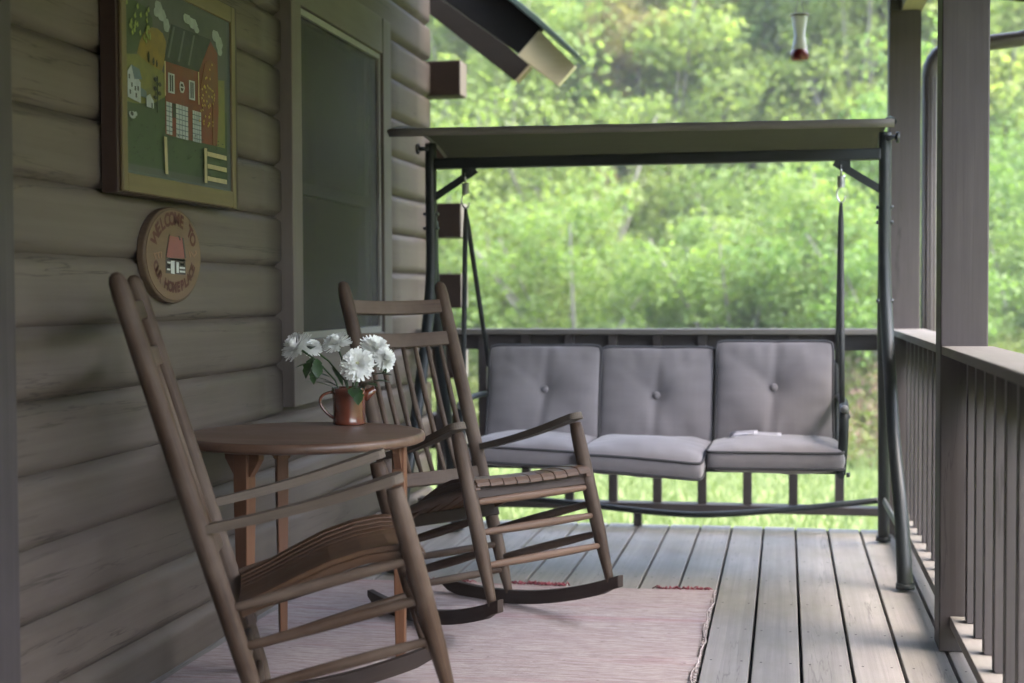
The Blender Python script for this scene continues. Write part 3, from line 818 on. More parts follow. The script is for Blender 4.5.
flower('large white chrysanthemum facing the viewer at the middle of the jug',W(.026,.192,-.05),toc+Vector((0,0,.12)),.060,leaves=[(W(.03,.12,-.04),(.1,-.5,-.8),.075,.024),(W(.045,.13,-.03),(.7,-.3,.1),.07,.022)])
flower('white chrysanthemum behind the largest bloom, towards the right',W(.082,.236,.02),Vector((.55,-.5,.65)),.058,leaves=[(W(.07,.155,0),(.9,.1,.2),.085,.028),(W(.09,.185,.01),(.6,-.4,-.2),.06,.022)])
flower('white chrysanthemum drooping at the right of the bunch above the spout',W(.112,.205,.0),Vector((.85,-.35,.3)),.046)
flower('white chrysanthemum seen edge on at the top of the bunch',W(-.038,.255,.03),Vector((-.15,-.35,.9)),.055,flat=.8)
flower('white chrysanthemum leaning far out at the left of the bunch',W(-.163,.248,.01),Vector((-.5,-.55,.65)),.060,flat=.9,leaves=[(W(-.11,.215,0),(-.3,-.5,-.6),.09,.03),(W(-.10,.20,0),(-.9,-.2,-.1),.095,.024),(W(-.12,.24,-.01),(.3,-.6,.3),.06,.024),(W(-.11,.19,-.02),(0,-.3,-1),.075,.018)])
flower('small white chrysanthemum half hidden beside the leaning bloom at the left',W(-.115,.242,.03),Vector((.2,-.6,.6)),.036,leaves=[(W(-.10,.21,-.01),(.2,-.5,-.7),.08,.026)])
# foliage of the bunch: loose stems with leaves, a thing of its own
for (lab,base,ls) in (('dark green leafy stem spreading over the left lip of the jug',W(-.03,.08),[(W(-.045,.115),(-.9,-.1,.45),.11,.014),(W(-.06,.15),(-.8,.2,.3),.10,.018),(W(-.04,.125,-.02),(-.7,-.4,.55),.10,.012),(W(-.02,.12,.02),(-.4,.3,.8),.10,.014),(W(-.035,.12,-.03),(-.5,-.6,.5),.08,.014)]),
                      ('green leafy stem standing at the right lip of the jug',W(.03,.08),[(W(.04,.12,-.03),(.7,-.5,.3),.085,.026),(W(.05,.13,0),(.9,.0,.25),.10,.028),(W(.02,.12,-.04),(.1,-.8,-.2),.07,.026),(W(.06,.16,.01),(.6,.1,.7),.08,.022)])):
    base=Vector(base); t=thing('leafy_stem',lab,'foliage',base)
    q=MB(); q.tube([(0,0,-.04),(0,0,.03),Vector(ls[0][0])-base],.003,6); q.build('stem',M['stem'],t)
    for (p,d,L,w) in ls:
        q=MB(); leaf(q,Vector(p)-base,d,(0,0,1),L*.85,w*.85,.25); q.build('leaf',M['leaf_dark'],t)

# ------------------------------------------------------------------ framed folk picture
pic=thing('framed_picture','framed folk art picture of a red barn hanging on the log wall','picture',(-1.755,3.87,1.68))
PO=Vector((-1.755,3.87,1.68))
def pm(m): 
    m.v=[Vector(v)-PO for v in m.v]; return m
m=MB()   # deep dark box frame
Y0,Y1,ZB,ZT=3.452,4.237,1.362,1.998
m.box(-1.753,-1.706,Y0,Y0+.03,ZB,ZT); m.box(-1.753,-1.706,Y1-.002,Y1+.045,ZB,ZT); m.box(-1.753,-1.706,Y0+.03,Y1-.002,ZB,ZB+.03); m.box(-1.753,-1.706,Y0+.03,Y1-.002,ZT-.03,ZT)
pm(m).build('frame',M['frame_dark'],pic,.003)
m=MB()   # pale face moulding
def ring(m,a0,a1,c0,c1,w,wb,x0,x1):
    m.box(x0,x1,a0,a0+w,c0,c1); m.box(x0,x1,a1-w,a1,c0,c1); m.box(x0,x1,a0+w,a1-w,c0,c0+wb); m.box(x0,x1,a0+w,a1-w,c1-wb,c1)
ring(m,3.463,4.243,1.366,1.990,.030,.050,-1.7055,-1.696)
pm(m).build('face_moulding',M['frame_gold'],pic,.003)
def flatpaint(name,c): return plain('paint_'+name,tuple(x*.48 for x in c),rough=.55,var=.22,scale=30)
PC=dict(sky=(.085,.09,.085),field=(.045,.075,.035),hill=(.20,.19,.045),golden=(.26,.17,.025),treecrown=(.05,.08,.03),cloud=(.34,.38,.36),roof=(.028,.032,.036),barn=(.20,.035,.018),white=(.46,.50,.52),blue=(.12,.17,.21),autumn=(.20,.06,.02),dots=(.30,.36,.07),gold2=(.50,.36,.07),fence=(.55,.46,.25),dark=(.03,.03,.025),border=(.10,.115,.12))
PN=list(PC); PM=[flatpaint(k,PC[k]) for k in PN]
pm_=MB()
lay=[0]
def poly(pts,c,step=True):
    lay[0]+=1
    x=-1.7032+.00003*lay[0]
    pm_.prism([(p[0]*.9915,1.09+(p[1]-1.09)*.9915) for p in pts],(x-.0007,0,0),(0,1,0),(0,0,1),(.0007,0,0),mi=PN.index(c))
poly([(3.505,1.40),(4.255,1.40),(4.255,1.972),(3.505,1.972)],'border')
poly([(3.524,1.427),(4.222,1.427),(4.222,1.950),(3.524,1.950)],'sky')
poly([(3.520,1.865),(3.57,1.885),(3.654,1.88),(3.694,1.858),(3.70,1.80),(3.621,1.76),(3.52,1.72)],'treecrown')
poly([(3.519,1.732),(3.61,1.745),(3.70,1.735),(3.79,1.71),(3.79,1.60),(3.519,1.61)],'hill')
poly([(3.52,1.605),(3.597,1.61),(3.70,1.625),(3.78,1.655),(4.222,1.66),(4.222,1.445),(3.522,1.445)],'field')
poly([(3.522,1.445),(3.70,1.441),(4.222,1.448),(4.222,1.43),(3.522,1.43)],'sky')
poly([(3.596,1.745),(3.615,1.782),(3.645,1.812),(3.69,1.832),(3.724,1.835),(3.76,1.828),(3.781,1.808),(3.77,1.75),(3.752,1.721),(3.66,1.729)],'golden')
def blob(cs,c,n=12):
    for (y,z,ry,rz_) in cs:
        poly([(y+ry*math.cos(2*PI*i/n)*(1+.12*math.sin(i*5)),z+rz_*math.sin(2*PI*i/n)*(1+.1*math.cos(i*3))) for i in range(n)],c)
blob([(3.735,1.895,.026,.018),(3.755,1.878,.03,.018),(3.785,1.855,.022,.02),(3.72,1.878,.018,.012)],'cloud')
blob([(3.93,1.899,.032,.014),(3.97,1.893,.034,.016),(3.995,1.88,.02,.01)],'cloud')
blob([(4.14,1.886,.032,.018),(4.165,1.868,.03,.022),(4.17,1.845,.02,.014)],'cloud')
poly([(4.148,1.753),(4.204,1.76),(4.204,1.55),(4.141,1.55)],'hill')
poly([(3.771,1.752),(4.004,1.757),(4.098,1.864),(4.150,1.835),(4.155,1.659),(4.141,1.55),(3.81,1.546),(3.771,1.548)],'barn')
poly([(3.82,1.864),(4.098,1.869),(4.006,1.757),(3.767,1.752)],'roof')
for k in range(3): poly([(3.83+k*.07,1.86),(3.842+k*.07,1.86),(3.80+k*.07,1.765),(3.788+k*.07,1.765)],'border')
for (a,b_,z0,z1) in ((3.777,3.815,1.549,1.640),(3.842,3.925,1.546,1.642),(3.957,4.019,1.547,1.638)):
    poly([(a,z0),(b_,z0),(b_,z1),(a,z1)],'white')
    for r_ in range(6):
        z=z0+.008+r_*(z1-z0-.008)/6
        poly([(a,z),(b_,z),(b_,z+.0028),(a,z+.0028)],'blue')
    nn=2 if b_-a<.05 else 4
    for q in range(1,nn): poly([(a+(b_-a)*q/nn-.0014,z0),(a+(b_-a)*q/nn+.0014,z0),(a+(b_-a)*q/nn+.0014,z1),(a+(b_-a)*q/nn-.0014,z1)],'blue')
poly([(3.818,1.60),(3.84,1.60),(3.84,1.64),(3.818,1.64)],'dark')
for (a,b_) in ((3.790,3.832),(3.933,3.974)):
    poly([(a,1.667),(b_,1.668),(b_,1.724),(a,1.723)],'white'); poly([(a+.009,1.672),(b_-.009,1.673),(b_-.009,1.719),(a+.009,1.718)],'roof')
    poly([((a+b_)/2-.002,1.672),((a+b_)/2+.002,1.672),((a+b_)/2+.002,1.719),((a+b_)/2-.002,1.719)],'white')
blob([(3.883,1.694,.019,.017)],'white'); blob([(3.883,1.694,.012,.011)],'dark'); poly([(3.868,1.692),(3.898,1.692),(3.898,1.696),(3.868,1.696)],'white')
poly([(3.766,1.752),(3.773,1.752),(3.773,1.655),(3.766,1.655)],'fence')
poly([(4.0,1.756),(4.006,1.757),(4.006,1.66),(4.0,1.66)],'fence')
poly([(4.05,1.79),(4.09,1.808),(4.13,1.80),(4.151,1.753),(4.12,1.69),(4.12,1.55),(4.105,1.55),(4.105,1.678),(4.031,1.65),(4.005,1.69)],'autumn')
rr=random.Random(3)
for i in range(70):
    y=rr.uniform(4.0,4.12); z=rr.uniform(1.60,1.80)
    if z>1.70+ (y-4.0)*.9: continue
    poly([(y,z-.004),(y+.005,z),(y,z+.005),(y-.005,z)],'gold2')
for i in range(26):
    y=3.53+.15*rr.random(); z=1.785+.09*rr.random()
    poly([(y,z-.008),(y+.007,z-.003),(y+.003,z+.009),(y-.006,z)],'dots')
poly([(3.53,1.62),(3.607,1.612),(3.607,1.668),(3.57,1.694),(3.552,1.708),(3.53,1.687)],'white')
poly([(3.552,1.708),(3.60,1.703),(3.618,1.678),(3.57,1.672)],'blue')
poly([(3.607,1.655),(3.64,1.65),(3.65,1.63),(3.607,1.632)],'blue')
for (y,z) in ((3.54,1.675),(3.555,1.655),(3.575,1.648),(3.592,1.65),(3.545,1.635),(3.58,1.63)): poly([(y-.004,z-.006),(y+.004,z-.006),(y+.004,z+.006),(y-.004,z+.006)],'dark')
poly([(3.642,1.608),(3.687,1.608),(3.687,1.627),(3.664,1.645),(3.642,1.635)],'white'); poly([(3.672,1.608),(3.68,1.608),(3.68,1.622),(3.672,1.622)],'dark')
poly([(3.71,1.60),(3.716,1.60),(3.716,1.70),(3.71,1.70)],'dark')
blob([(3.70,1.69,.010,.006),(3.728,1.68,.011,.006),(3.70,1.665,.010,.006),(3.727,1.655,.010,.006),(3.70,1.64,.009,.005)],'dark',8)
blob([(3.66,1.745,.006,.014),(3.69,1.738,.005,.010),(3.71,1.735,.004,.009)],'dark',8)
blob([(3.555,1.575,.020,.010),(3.575,1.580,.009,.006)],'white',10); blob([(3.553,1.578,.009,.006)],'dark',8)
for i in range(60):
    y=rr.uniform(3.53,4.19); z=rr.uniform(1.455,1.575)
    poly([(y-.006,z),(y+.006,z+.001),(y,z+.004)],'dark')
poly([(3.747,1.538),(3.765,1.538),(3.771,1.434),(3.754,1.434)],'fence')
poly([(4.028,1.534),(4.047,1.534),(4.047,1.430),(4.028,1.430)],'fence')
for z in(1.512,1.475,1.438): poly([(4.049,z),(4.200,z),(4.200,z+.0135),(4.049,z+.0135)],'fence')
o=pm(pm_).build('painted_panel',PM,pic)

# ------------------------------------------------------------------ oval wooden plaque with carved lettering
SO=Vector((-1.762,3.862,1.208))
sg=thing('wooden_plaque','oval wooden welcome plaque with red lettering hung below the framed picture','plaque',SO)
sg.rotation_euler=(0,0,0)
def oval(a,b_,n=56): return [(a*math.cos(2*PI*i/n),b_*math.sin(2*PI*i/n)) for i in range(n)]
m=MB(); m.prism(oval(.197,.139),(0,0,0),(0,1,0),(0,0,1),(.024,0,0)); m.build('board',M['signrim'],sg,.005)
m=MB(); m.prism(oval(.186,.130),(.0242,0,0),(0,1,0),(0,0,1),(.0018,0,0)); m.build('face',M['signwood'],sg,.0008)
def glyph(ch,size):
    cu=bpy.data.curves.new('glyph','FONT'); cu.body=ch; cu.size=size; cu.align_x='CENTER'; cu.extrude=0; cu.resolution_u=3; cu.offset=.0022
    ob=bpy.data.objects.new('glyph',cu); col.objects.link(ob)
    dg=bpy.context.evaluated_depsgraph_get(); me=bpy.data.meshes.new_from_object(ob.evaluated_get(dg))
    vs=[tuple(v.co) for v in me.vertices]; fs=[tuple(p.vertices) for p in me.polygons]
    bpy.data.objects.remove(ob); bpy.data.curves.remove(cu); bpy.data.meshes.remove(me)
    return vs,fs
letter=plain('letter_red',(.055,.008,.007),rough=.6,var=.2)
def arc_text(txt,a0,a1,top,size):
    m=MB()
    n=len(txt); RA,RB=(.128,.088) if top else (.148,.106)
    for i,ch in enumerate(txt):
        if ch==' ': continue
        k=(i+.5)/n; a=math.radians(a0+(a1-a0)*k)
        y,z=RA*math.cos(a),RB*math.sin(a)
        tx,tz=(RA*math.sin(a),-RB*math.cos(a)) if top else (-RA*math.sin(a),RB*math.cos(a))
        L=math.hypot(tx,tz); tx/=L; tz/=L
        nx,nz=-tz,tx
        vs,fs=glyph(ch,size); b=len(m.v)
        for v in vs: m.v.append(Vector((.0268,y+tx*v[0]+nx*v[1],z+tz*v[0]+nz*v[1])))
        for f in fs: m.face([b+q for q in f],[(0,0)]*len(f))
    m.build('lettering',letter,sg)
arc_text('WELCOME',160,62,True,.052); arc_text('TO',48,20,True,.052)
arc_text('OUR',-163,-132,False,.040); arc_text('HOMEPLACE',-121,-17,False,.040)
def sgp(name,polys,c):
    q=MB()
    for k,pp in enumerate(polys): q.prism([(-(275-a)/180*.186,-(b_-350)/290*.130) for a,b_ in pp],(.0262+.0004*(k%3),0,0),(0,1,0),(0,0,1),(.0004,0,0))
    return q.build(name,c,sg)
sgp('emblem',[[(240,225),(330,235),(345,365),(218,365)]],plain('emblem_pink',(.17,.055,.05),rough=.6))
sgp('emblem_outline',[[(236,230),(246,215),(222,366),(214,366)],[(326,232),(336,232),(350,366),(342,366)],[(300,222),(308,222),(316,250),(308,250)],[(215,366),(347,372),(347,474),(215,466)]],plain('emblem_dark',(.04,.03,.028),rough=.6))
sgp('emblem_cabin',[[(226,368),(346,374),(346,384),(226,378)],[(248,385),(272,386),(272,470),(248,466)],[(224,392),(244,393),(244,404),(224,402)],[(224,414),(244,415),(244,426),(224,424)],[(224,436),(244,437),(244,448),(224,446)],[(284,392),(300,393),(300,462),(284,462)],[(306,398),(342,400),(342,412),(306,410)],[(306,422),(342,424),(342,436),(306,434)],[(306,446),(342,448),(342,460),(306,458)]],plain('emblem_white',(.36,.37,.36),rough=.6))
sgp('carved_mark',[[(138,345),(146,340),(158,378),(150,380)],[(160,340),(168,336),(176,372),(168,376)],[(180,335),(190,333),(190,370),(184,374)],[(138,345),(190,330),(190,337),(140,352)],[(370,320),(380,318),(384,356),(376,358)],[(380,318),(388,318),(412,352),(404,356)],[(412,312),(424,308),(428,330),(406,352),(404,344),(418,328)]],plain('carving_brown',(.16,.085,.05),rough=.6))

# ------------------------------------------------------------------ porch swing
SX0,SX1=-1.462,.385
sw=thing('porch_swing','three seat canopy swing with a dark metal frame at the far end of the porch','swing',(-.54,5.85,0))
SO2=Vector((-.54,5.85,0))
def sp(name,m,mat,bevel=0,par=None,weld=False):
    m.v=[Vector(v)-SO2 for v in m.v]; return m.build(name,mat,par or sw,bevel)
def bez(P,n=14):
    P=[Vector(p) for p in P]; out=[]
    # Catmull-Rom through the points
    for i in range(len(P)-1):
        p0=P[max(i-1,0)];p1=P[i];p2=P[i+1];p3=P[min(i+2,len(P)-1)]
        for k in range(n):
            t=k/n; out.append(.5*((2*p1)+(-p0+p2)*t+(2*p0-5*p1+4*p2-p3)*t*t+(-p0+3*p1-3*p2+p3)*t**3))
    out.append(P[-1]); return out
for sx,X,XF in((-1,SX0,-1.50),(1,SX1,.432)):
    m=MB(); m.tube(bez([(X,5.815,1.725),(X,5.815,1.50),(X,5.815,1.20),(X+sx*.008,5.765,.95),(X+(XF-X)*.45,5.585,.55),(XF-sx*.008,5.42,.25),(XF,5.345,.012)],8),[.0245]*33+[.0245+.0035*min(1,i/12) for i in range(16)],14)
    leg=sp('leg',m,M['frame'])
    m=MB(); m.tube([(XF,5.345,.009),(XF,5.345,.03)],[.034,.033],14); sp('foot_cap',m,M['frame'],0,leg).location=(0,0,0)
    m=MB(); m.tube(bez([(X,5.84,1.40),(X,5.845,1.20),(X+sx*.004,5.93,.95),(X+(XF-X)*.5,6.17,.5),(XF-sx*.01,6.37,.012)],8),.0245,14)
    leg2=sp('leg',m,M['frame'])
    m=MB(); m.tube([(XF-sx*.01,6.37,.009),(XF-sx*.01,6.37,.03)],[.033,.032],14); sp('foot_cap',m,M['frame'],0,leg2)
    m=MB(); m.tube([(XF-sx*.006,5.39,.21),(XF+sx*.01,5.85,.16),(XF-sx*.016,6.31,.20)],.012,10,flat=(1.5,.7),up=(0,0,1)); sp('side_stretcher',m,plain('stretcher_grey',(.10,.105,.10),rough=.5))
    # diagonal brace from the post to the beam
    m=MB(); m.obox(((X-sx*.02+X-sx*.185)/2,5.81,(1.50+1.607)/2),(sx*-.0925,0,.0585),(0,.004,0),Vector((.0585,0,sx*.0925)).normalized()*.0155); m.box(X-sx*.155-.022,X-sx*.155+.022,5.803,5.811,1.58,1.622); sp('brace',m,M['frame'],.002)
    # bolts
    for (z,yy) in((1.43,5.815),(1.37,5.815),(1.06,5.79)):
        m=MB(); 
        for s2 in(-1,1): m.tube([(X+s2*.020,yy,z),(X+s2*.033,yy,z)],[.0085,.007],8)
        sp('bolt',m,M['bolt'],0)
    m=MB(); m.tube([(X,5.78,1.70),(X+sx*.045,5.78,1.70)],.009,8); m.tube([(X+sx*.04,5.78,1.70),(X+sx*.052,5.78,1.70)],.022,8); sp('canopy_knob',m,M['bolt'])
# beam between the posts
m=MB(); m.box(SX0+.016,SX1-.016,5.795,5.84,1.617,1.662); sp('beam',m,M['frame'],.006)
# bowed rear cross tube low down
pts=[(-1.49,6.36,.19),(-.95,6.27,.158),(-.52,6.225,.130),(-.27,6.23,.130),(.1,6.30,.158),(.415,6.36,.19)]
m=MB(); m.tube(bez(pts,6),.0135,12); sp('cross_tube',m,M['frame'])
# canopy: arched cloth with hem tubes
def can(u,v):
    y=5.235+.955*v; x=-1.478+(.378+1.478)*u
    z=1.762-.175*((y-5.68)/.45)**2*.30
    z-=.012*u  # the frame sits slightly higher on the right
    z-=.010*math.sin(PI*u)*math.sin(PI*v)+.003*math.sin(u*40)*.3
    return x,y,z
m=MB(); m.grid(lambda u,v:can(u,v),50,24,su=1.9,sv=1.0)
o=sp('canopy',m,M['canopy']); md=o.modifiers.new('thick','SOLIDIFY'); md.thickness=.004
for v,r in((0,.0155),(1,.014)):
    m=MB(); m.tube([Vector(can(i/20,v))+Vector((0,0,-.004)) for i in range(21)],r,10); 
    for e in(0,1):
        pass
    sp('hem',m,M['canopy_hem'],0,o).location=(0,0,0)
for u in(0,1):
    m=MB(); m.tube([Vector(can(u,i/16)) for i in range(17)],.010,8); sp('hem',m,M['frame'] if u else M['canopy_hem'],0,o)
# hanging springs and straps
for sx,X in((-1,-1.312),(1,.216)):
    m=MB(); m.tube([(X,5.807,1.60),(X,5.807,1.556)],.0045,8)
    hl=[]
    for i in range(60):
        a=i/60*2*PI*6; hl.append((X+.013*math.cos(a),5.807+.013*math.sin(a),1.556-.045*i/60))
    m.tube(hl,.0036,6)
    hk=[(X,5.807,1.512),(X-.014,5.807,1.50),(X-.016,5.807,1.475),(X-.004,5.807,1.452),(X+.010,5.807,1.456),(X+.016,5.807,1.475)]
    m.tube(bez(hk,5),.0036,8); sp('spring',m,M['zinc'])
    for (ye,ze) in((5.52,.62),(6.03,.78)):
        m=MB(); a=Vector((X,5.807,1.45)); b=Vector((-1.262 if sx<0 else .212,ye,ze))
        m.tube([a,a.lerp(b,.1),a.lerp(b,.5),b],[.006,.0105,.0105,.0105],8,flat=(1,.6)); sp('hanger',m,M['strap'])
# seat frame
def frame_side(X,sx):
    m=MB(); m.tube(bez([(X,6.03,.81),(X,6.0,.70),(X,5.92,.46),(X,5.88,.405)],6),.0125,10); m.tube([(X,5.90,.41),(X,5.42,.41)],.0125,10)
    sp('seat_frame',m,M['frame'])
    m=MB(); m.tube(bez([(X+sx*.012,6.0,.665),(X+sx*.014,5.80,.672),(X+sx*.014,5.56,.668),(X+sx*.012,5.47,.63),(X+sx*.008,5.45,.52),(X,5.46,.41)],6),[.0145]*31,12,flat=(.8,1.25)); sp('armrest',m,M['frame'])
    m=MB(); m.lathe([(0,-.012),(.014,-.010),(.0165,0),(.014,.010),(0,.012)],(0,0,0),14)
    m.v=[Vector((v.x+X+sx*.014,v.z+5.465,v.y+.655)) for v in m.v]; sp('arm_cap',m,plain('cap_grey',(.16,.165,.17),rough=.4))
    m=MB(); m.tube([(X+sx*.02,5.45,.41),(X+sx*.034,5.45,.41)],.009,8); m.tube([(X+sx*.02,5.56,.62),(X+sx*.038,5.56,.62)],.009,8); sp('bolt',m,M['bolt'])
frame_side(-1.245,-1); frame_side(.205,1)
m=MB(); m.tube([(-1.245,5.50,.417),(.205,5.50,.417)],.0105,10); m.tube([(-1.245,5.90,.405),(.205,5.90,.405)],.0115,10); m.tube([(-1.245,6.03,.805),(.205,6.03,.805)],.0115,10); sp('seat_frame',m,M['frame'])
m=MB(); m.grid(lambda u,v:(-1.25+1.46*u,5.50+.39*v,.408-.004*math.sin(PI*v)),12,8); m.grid(lambda u,v:(-1.235+1.43*u,5.90+.14*v,.43+.40*v),12,8); o=sp('sling',m,M['strap']); md=o.modifiers.new('t','SOLIDIFY'); md.thickness=.003

def cushion(name,w,h,t,place,crown=.03,button=None,seed=0,corner=.03,sag=0.):
    """boxed cushion w x h x t in local (a,b,c), mapped by place(); piping on both rims, optional button"""
    rn=random.Random(seed); ph=[rn.uniform(0,6) for _ in range(8)]
    def rim(a,b):
        # rounded corners: superellipse mapping of the square
        return a,b
    def front(u,v,sign):
        a=(u-.5)*2; b=(v-.5)*2
        r=max(0,(1-abs(a)**3.2))**.55*max(0,(1-abs(b)**3.2))**.55
        c=t*.5+crown*r
        # soft wrinkles running in from the seams
        e=(1-r)
        c+=.0022*math.sin(a*23+ph[0]+b*2)*(abs(b)**3)*(1-abs(b)**8)*(1-abs(a)**6)+.002*math.sin(b*19+ph[1])*(abs(a)**3)*(1-abs(a)**8)*(1-abs(b)**6)
        c+=.006*math.sin(a*3.6+ph[2])*math.sin(b*3.0+ph[3])*r+.003*math.sin(a*8+b*5+ph[5])*r*abs(b)
        if button is not None:
            du=(a-button[0])*w/2; dv=(b-button[1])*h/2; d=math.hypot(du,dv)
            c-=.032*math.exp(-(d/.05)**1.3)
            # creases running up and down from the button and towards the corners
            for (ax_,ay_,k_,l_) in((.05,1,.009,.22),(-.06,-1,.010,.24),(.75,.66,.005,.20),(-.8,.6,.004,.18)):
                al=du*ax_+dv*ay_; L=math.hypot(ax_,ay_); al/=L; pr=abs(du*ay_-dv*ax_)/L
                if al>0: c-=k_*math.exp(-(pr/.018)**2)*math.exp(-al/l_)*(1-math.exp(-al/.02))
        cr=1-corner*(max(0,abs(a)-.75)/.25)**2*(max(0,abs(b)-.75)/.25)**2*1.2
        bow=1-.018*(1-b*b)*(abs(a)**2)
        A=a*w/2*cr*bow; B=b*h/2*cr*(1-.012*(1-a*a)*abs(b)**2)
        return A,B,sign*c if sign>0 else -c
    m=MB(); nu,nv=44,40
    m.grid(lambda u,v:place(*front(u,v,1)),nu,nv,su=w*2,sv=h*2)
    m.grid(lambda u,v:place(*front(u,v,-1)),nu,nv,su=w*2,sv=h*2,flip=True)
    loop=[(i/40,0) for i in range(40)]+[(1,i/40) for i in range(40)]+[(1-i/40,1) for i in range(40)]+[(0,1-i/40) for i in range(40)]
    F=[front(u,v,1) for u,v in loop]; B=[front(u,v,-1) for u,v in loop]
    bs=len(m.v); K=6; n=len(loop)
    for k in range(K+1):
        for i in range(n):
            f,b=F[i],B[i]; s=k/K; bul=1+ (.022*math.sin(PI*s))+.004*math.sin(i*.9+ph[4])*math.sin(PI*s)
            m.v.append(Vector(place(f[0]*bul,f[1]*bul,f[2]*(1-s)+b[2]*s)))
    for k in range(K):
        for i in range(n):
            i2=(i+1)%n
            m.face((bs+k*n+i,bs+(k+1)*n+i,bs+(k+1)*n+i2,bs+k*n+i2),[(k*.05,i*.04),(k*.05+.05,i*.04),(k*.05+.05,i*.04+.04),(k*.05,i*.04+.04)],True)
    o=sp(name,m,M['cushion'],0)
    for rimv in(F,B):
        q=MB(); q.tube([place(f[0]*1.004,f[1]*1.004,f[2]) for f in rimv],.0058,6,closed=True); sp('piping',q,M['piping'],0,o)
    if button is not None:
        f=front((button[0]+1)/2,(button[1]+1)/2,1)
        q=MB(); q.lathe([(0,-.006),(.012,-.005),(.0165,.001),(.014,.006),(.006,.0085),(0,.009)],(0,0,0),16)
        q.v=[Vector(place(f[0]+v.x,f[1]+v.y,f[2]+v.z+.006)) for v in q.v]; sp('button',q,M['cushion'],0,o)
    return o
def placer(c,yaw=0,tilt=0,roll=0,droop=0,hump=0):
    """a: across (+X), b: along the depth (or up), c: out of the face.  tilt 0 = lying flat (c up), 90 = upright (c to the viewer)"""
    R=Matrix.Rotation(yaw,3,'Z')@Matrix.Rotation(tilt,3,'X')@Matrix.Rotation(roll,3,'Y'); c=Vector(c)
    def f(a,b,d):
        z=d
        if droop: z-=droop*max(0,-b-.02)**2/.04*(1+.4*math.sin(a*4))
        if hump: z-=hump*(a/.23)**2
        return c+R@Vector((a,b,z))
    return f
T=math.radians(72)
# upright back cushions; face to the viewer (-Y)
cushion('back_cushion',.482,.43,.075,placer((-1.005,5.955,.658),.02,T,.0),.032,(0.02,.10),1)
cushion('back_cushion',.482,.43,.075,placer((-.527,5.965,.651),-.01,T,.005),.030,(.0,.02),2)
cushion('back_cushion',.478,.45,.075,placer((-.045,5.945,.668),-.015,T,-.01),.032,(.0,.12),3)
# seat cushions, lying on the sling
cushion('seat_cushion',.470,.47,.060,placer((-.995,5.665,.466),0,math.radians(-1.5),.02,.012),.034,None,4)
cushion('seat_cushion',.480,.49,.060,placer((-.532,5.600,.462),-.05,math.radians(-1),.018,.022,.003),.036,None,5)
cushion('seat_cushion',.510,.48,.060,placer((-.040,5.645,.466),.01,math.radians(-2),-.02,.010),.036,None,6)

# folded leaflet left on the right seat cushion
m=MB(); m.grid(lambda u,v:(-.215+.20*u,5.62+.13*v+.02*u,.530+.004*math.sin(PI*u)+.004*v),8,4,su=1,sv=1)
m.grid(lambda u,v:(-.208+.10*u,5.63+.12*v+.02*u,.535+.005*math.sin(PI*u*.5)+.004*v),6,4)
o=m.build('folded_leaflet',M['paper'],None); tag(o,'thin white folded leaflet lying on the right seat cushion of the swing','leaflet'); md=o.modifiers.new('t','SOLIDIFY'); md.thickness=.003

# ------------------------------------------------------------------ hummingbird feeder
fd=thing('hummingbird_feeder','white hummingbird feeder with a red base hanging from the porch roof edge','bird feeder',(.062,6.82,2.18))
m=MB(); m.lathe([(0,.045),(.034,.048),(.036,.055),(.031,.085),(.026,.115),(.029,.15),(.036,.19),(.038,.20),(.030,.207),(0,.207)],n=20); m.build('bottle',M['clear'],fd)
m=MB(); m.lathe([(0,0),(.038,.0),(.043,.010),(.044,.026),(.038,.046),(.03,.050),(0,.050)],n=20); m.build('base',M['red_plastic'],fd)
m=MB(); m.lathe([(.040,.203),(.044,.205),(.044,.211),(.040,.213)],n=20); m.tube([(-.02,0,.21),(-.004,0,.30),(0,0,.312)],.0018,6); m.tube([(.02,0,.21),(.004,0,.30),(0,0,.312)],.0018,6); m.tube([(0,0,.31),(0,0,.44)],.0015,6); m.build('hanger',M['brass'],fd)

HAZE=.0022
# ------------------------------------------------------------------ land
GZ=-.62
def gh(x,y):
    h=GZ+max(0,(y-15.5))*.10
    h+=max(0,y-20)**1.02*.34
    r=max(0,x-9)*.22+max(0,-x-9)*.05
    return h+r*max(0,min(1,(y+12)/6))*(1 if x>0 else max(0,min(1,(y-8)/10)))+.08*math.sin(x*.7+y*.3)*min(1,max(0,(y-13)/5))
m=MB()
def G(u,v):
    x=-70+140*u; y=-25+170*v**1.15; return (x,y,gh(x,y))
m.grid(G,90,120)
me=m
for i,f in enumerate(m.f):
    yy=sum(m.v[k].y for k in f)/4
    m.mi[i]=0 if yy<16 else 1
tag(m.build('ground',[M['lawn'],M['hill']],None),kind='structure')

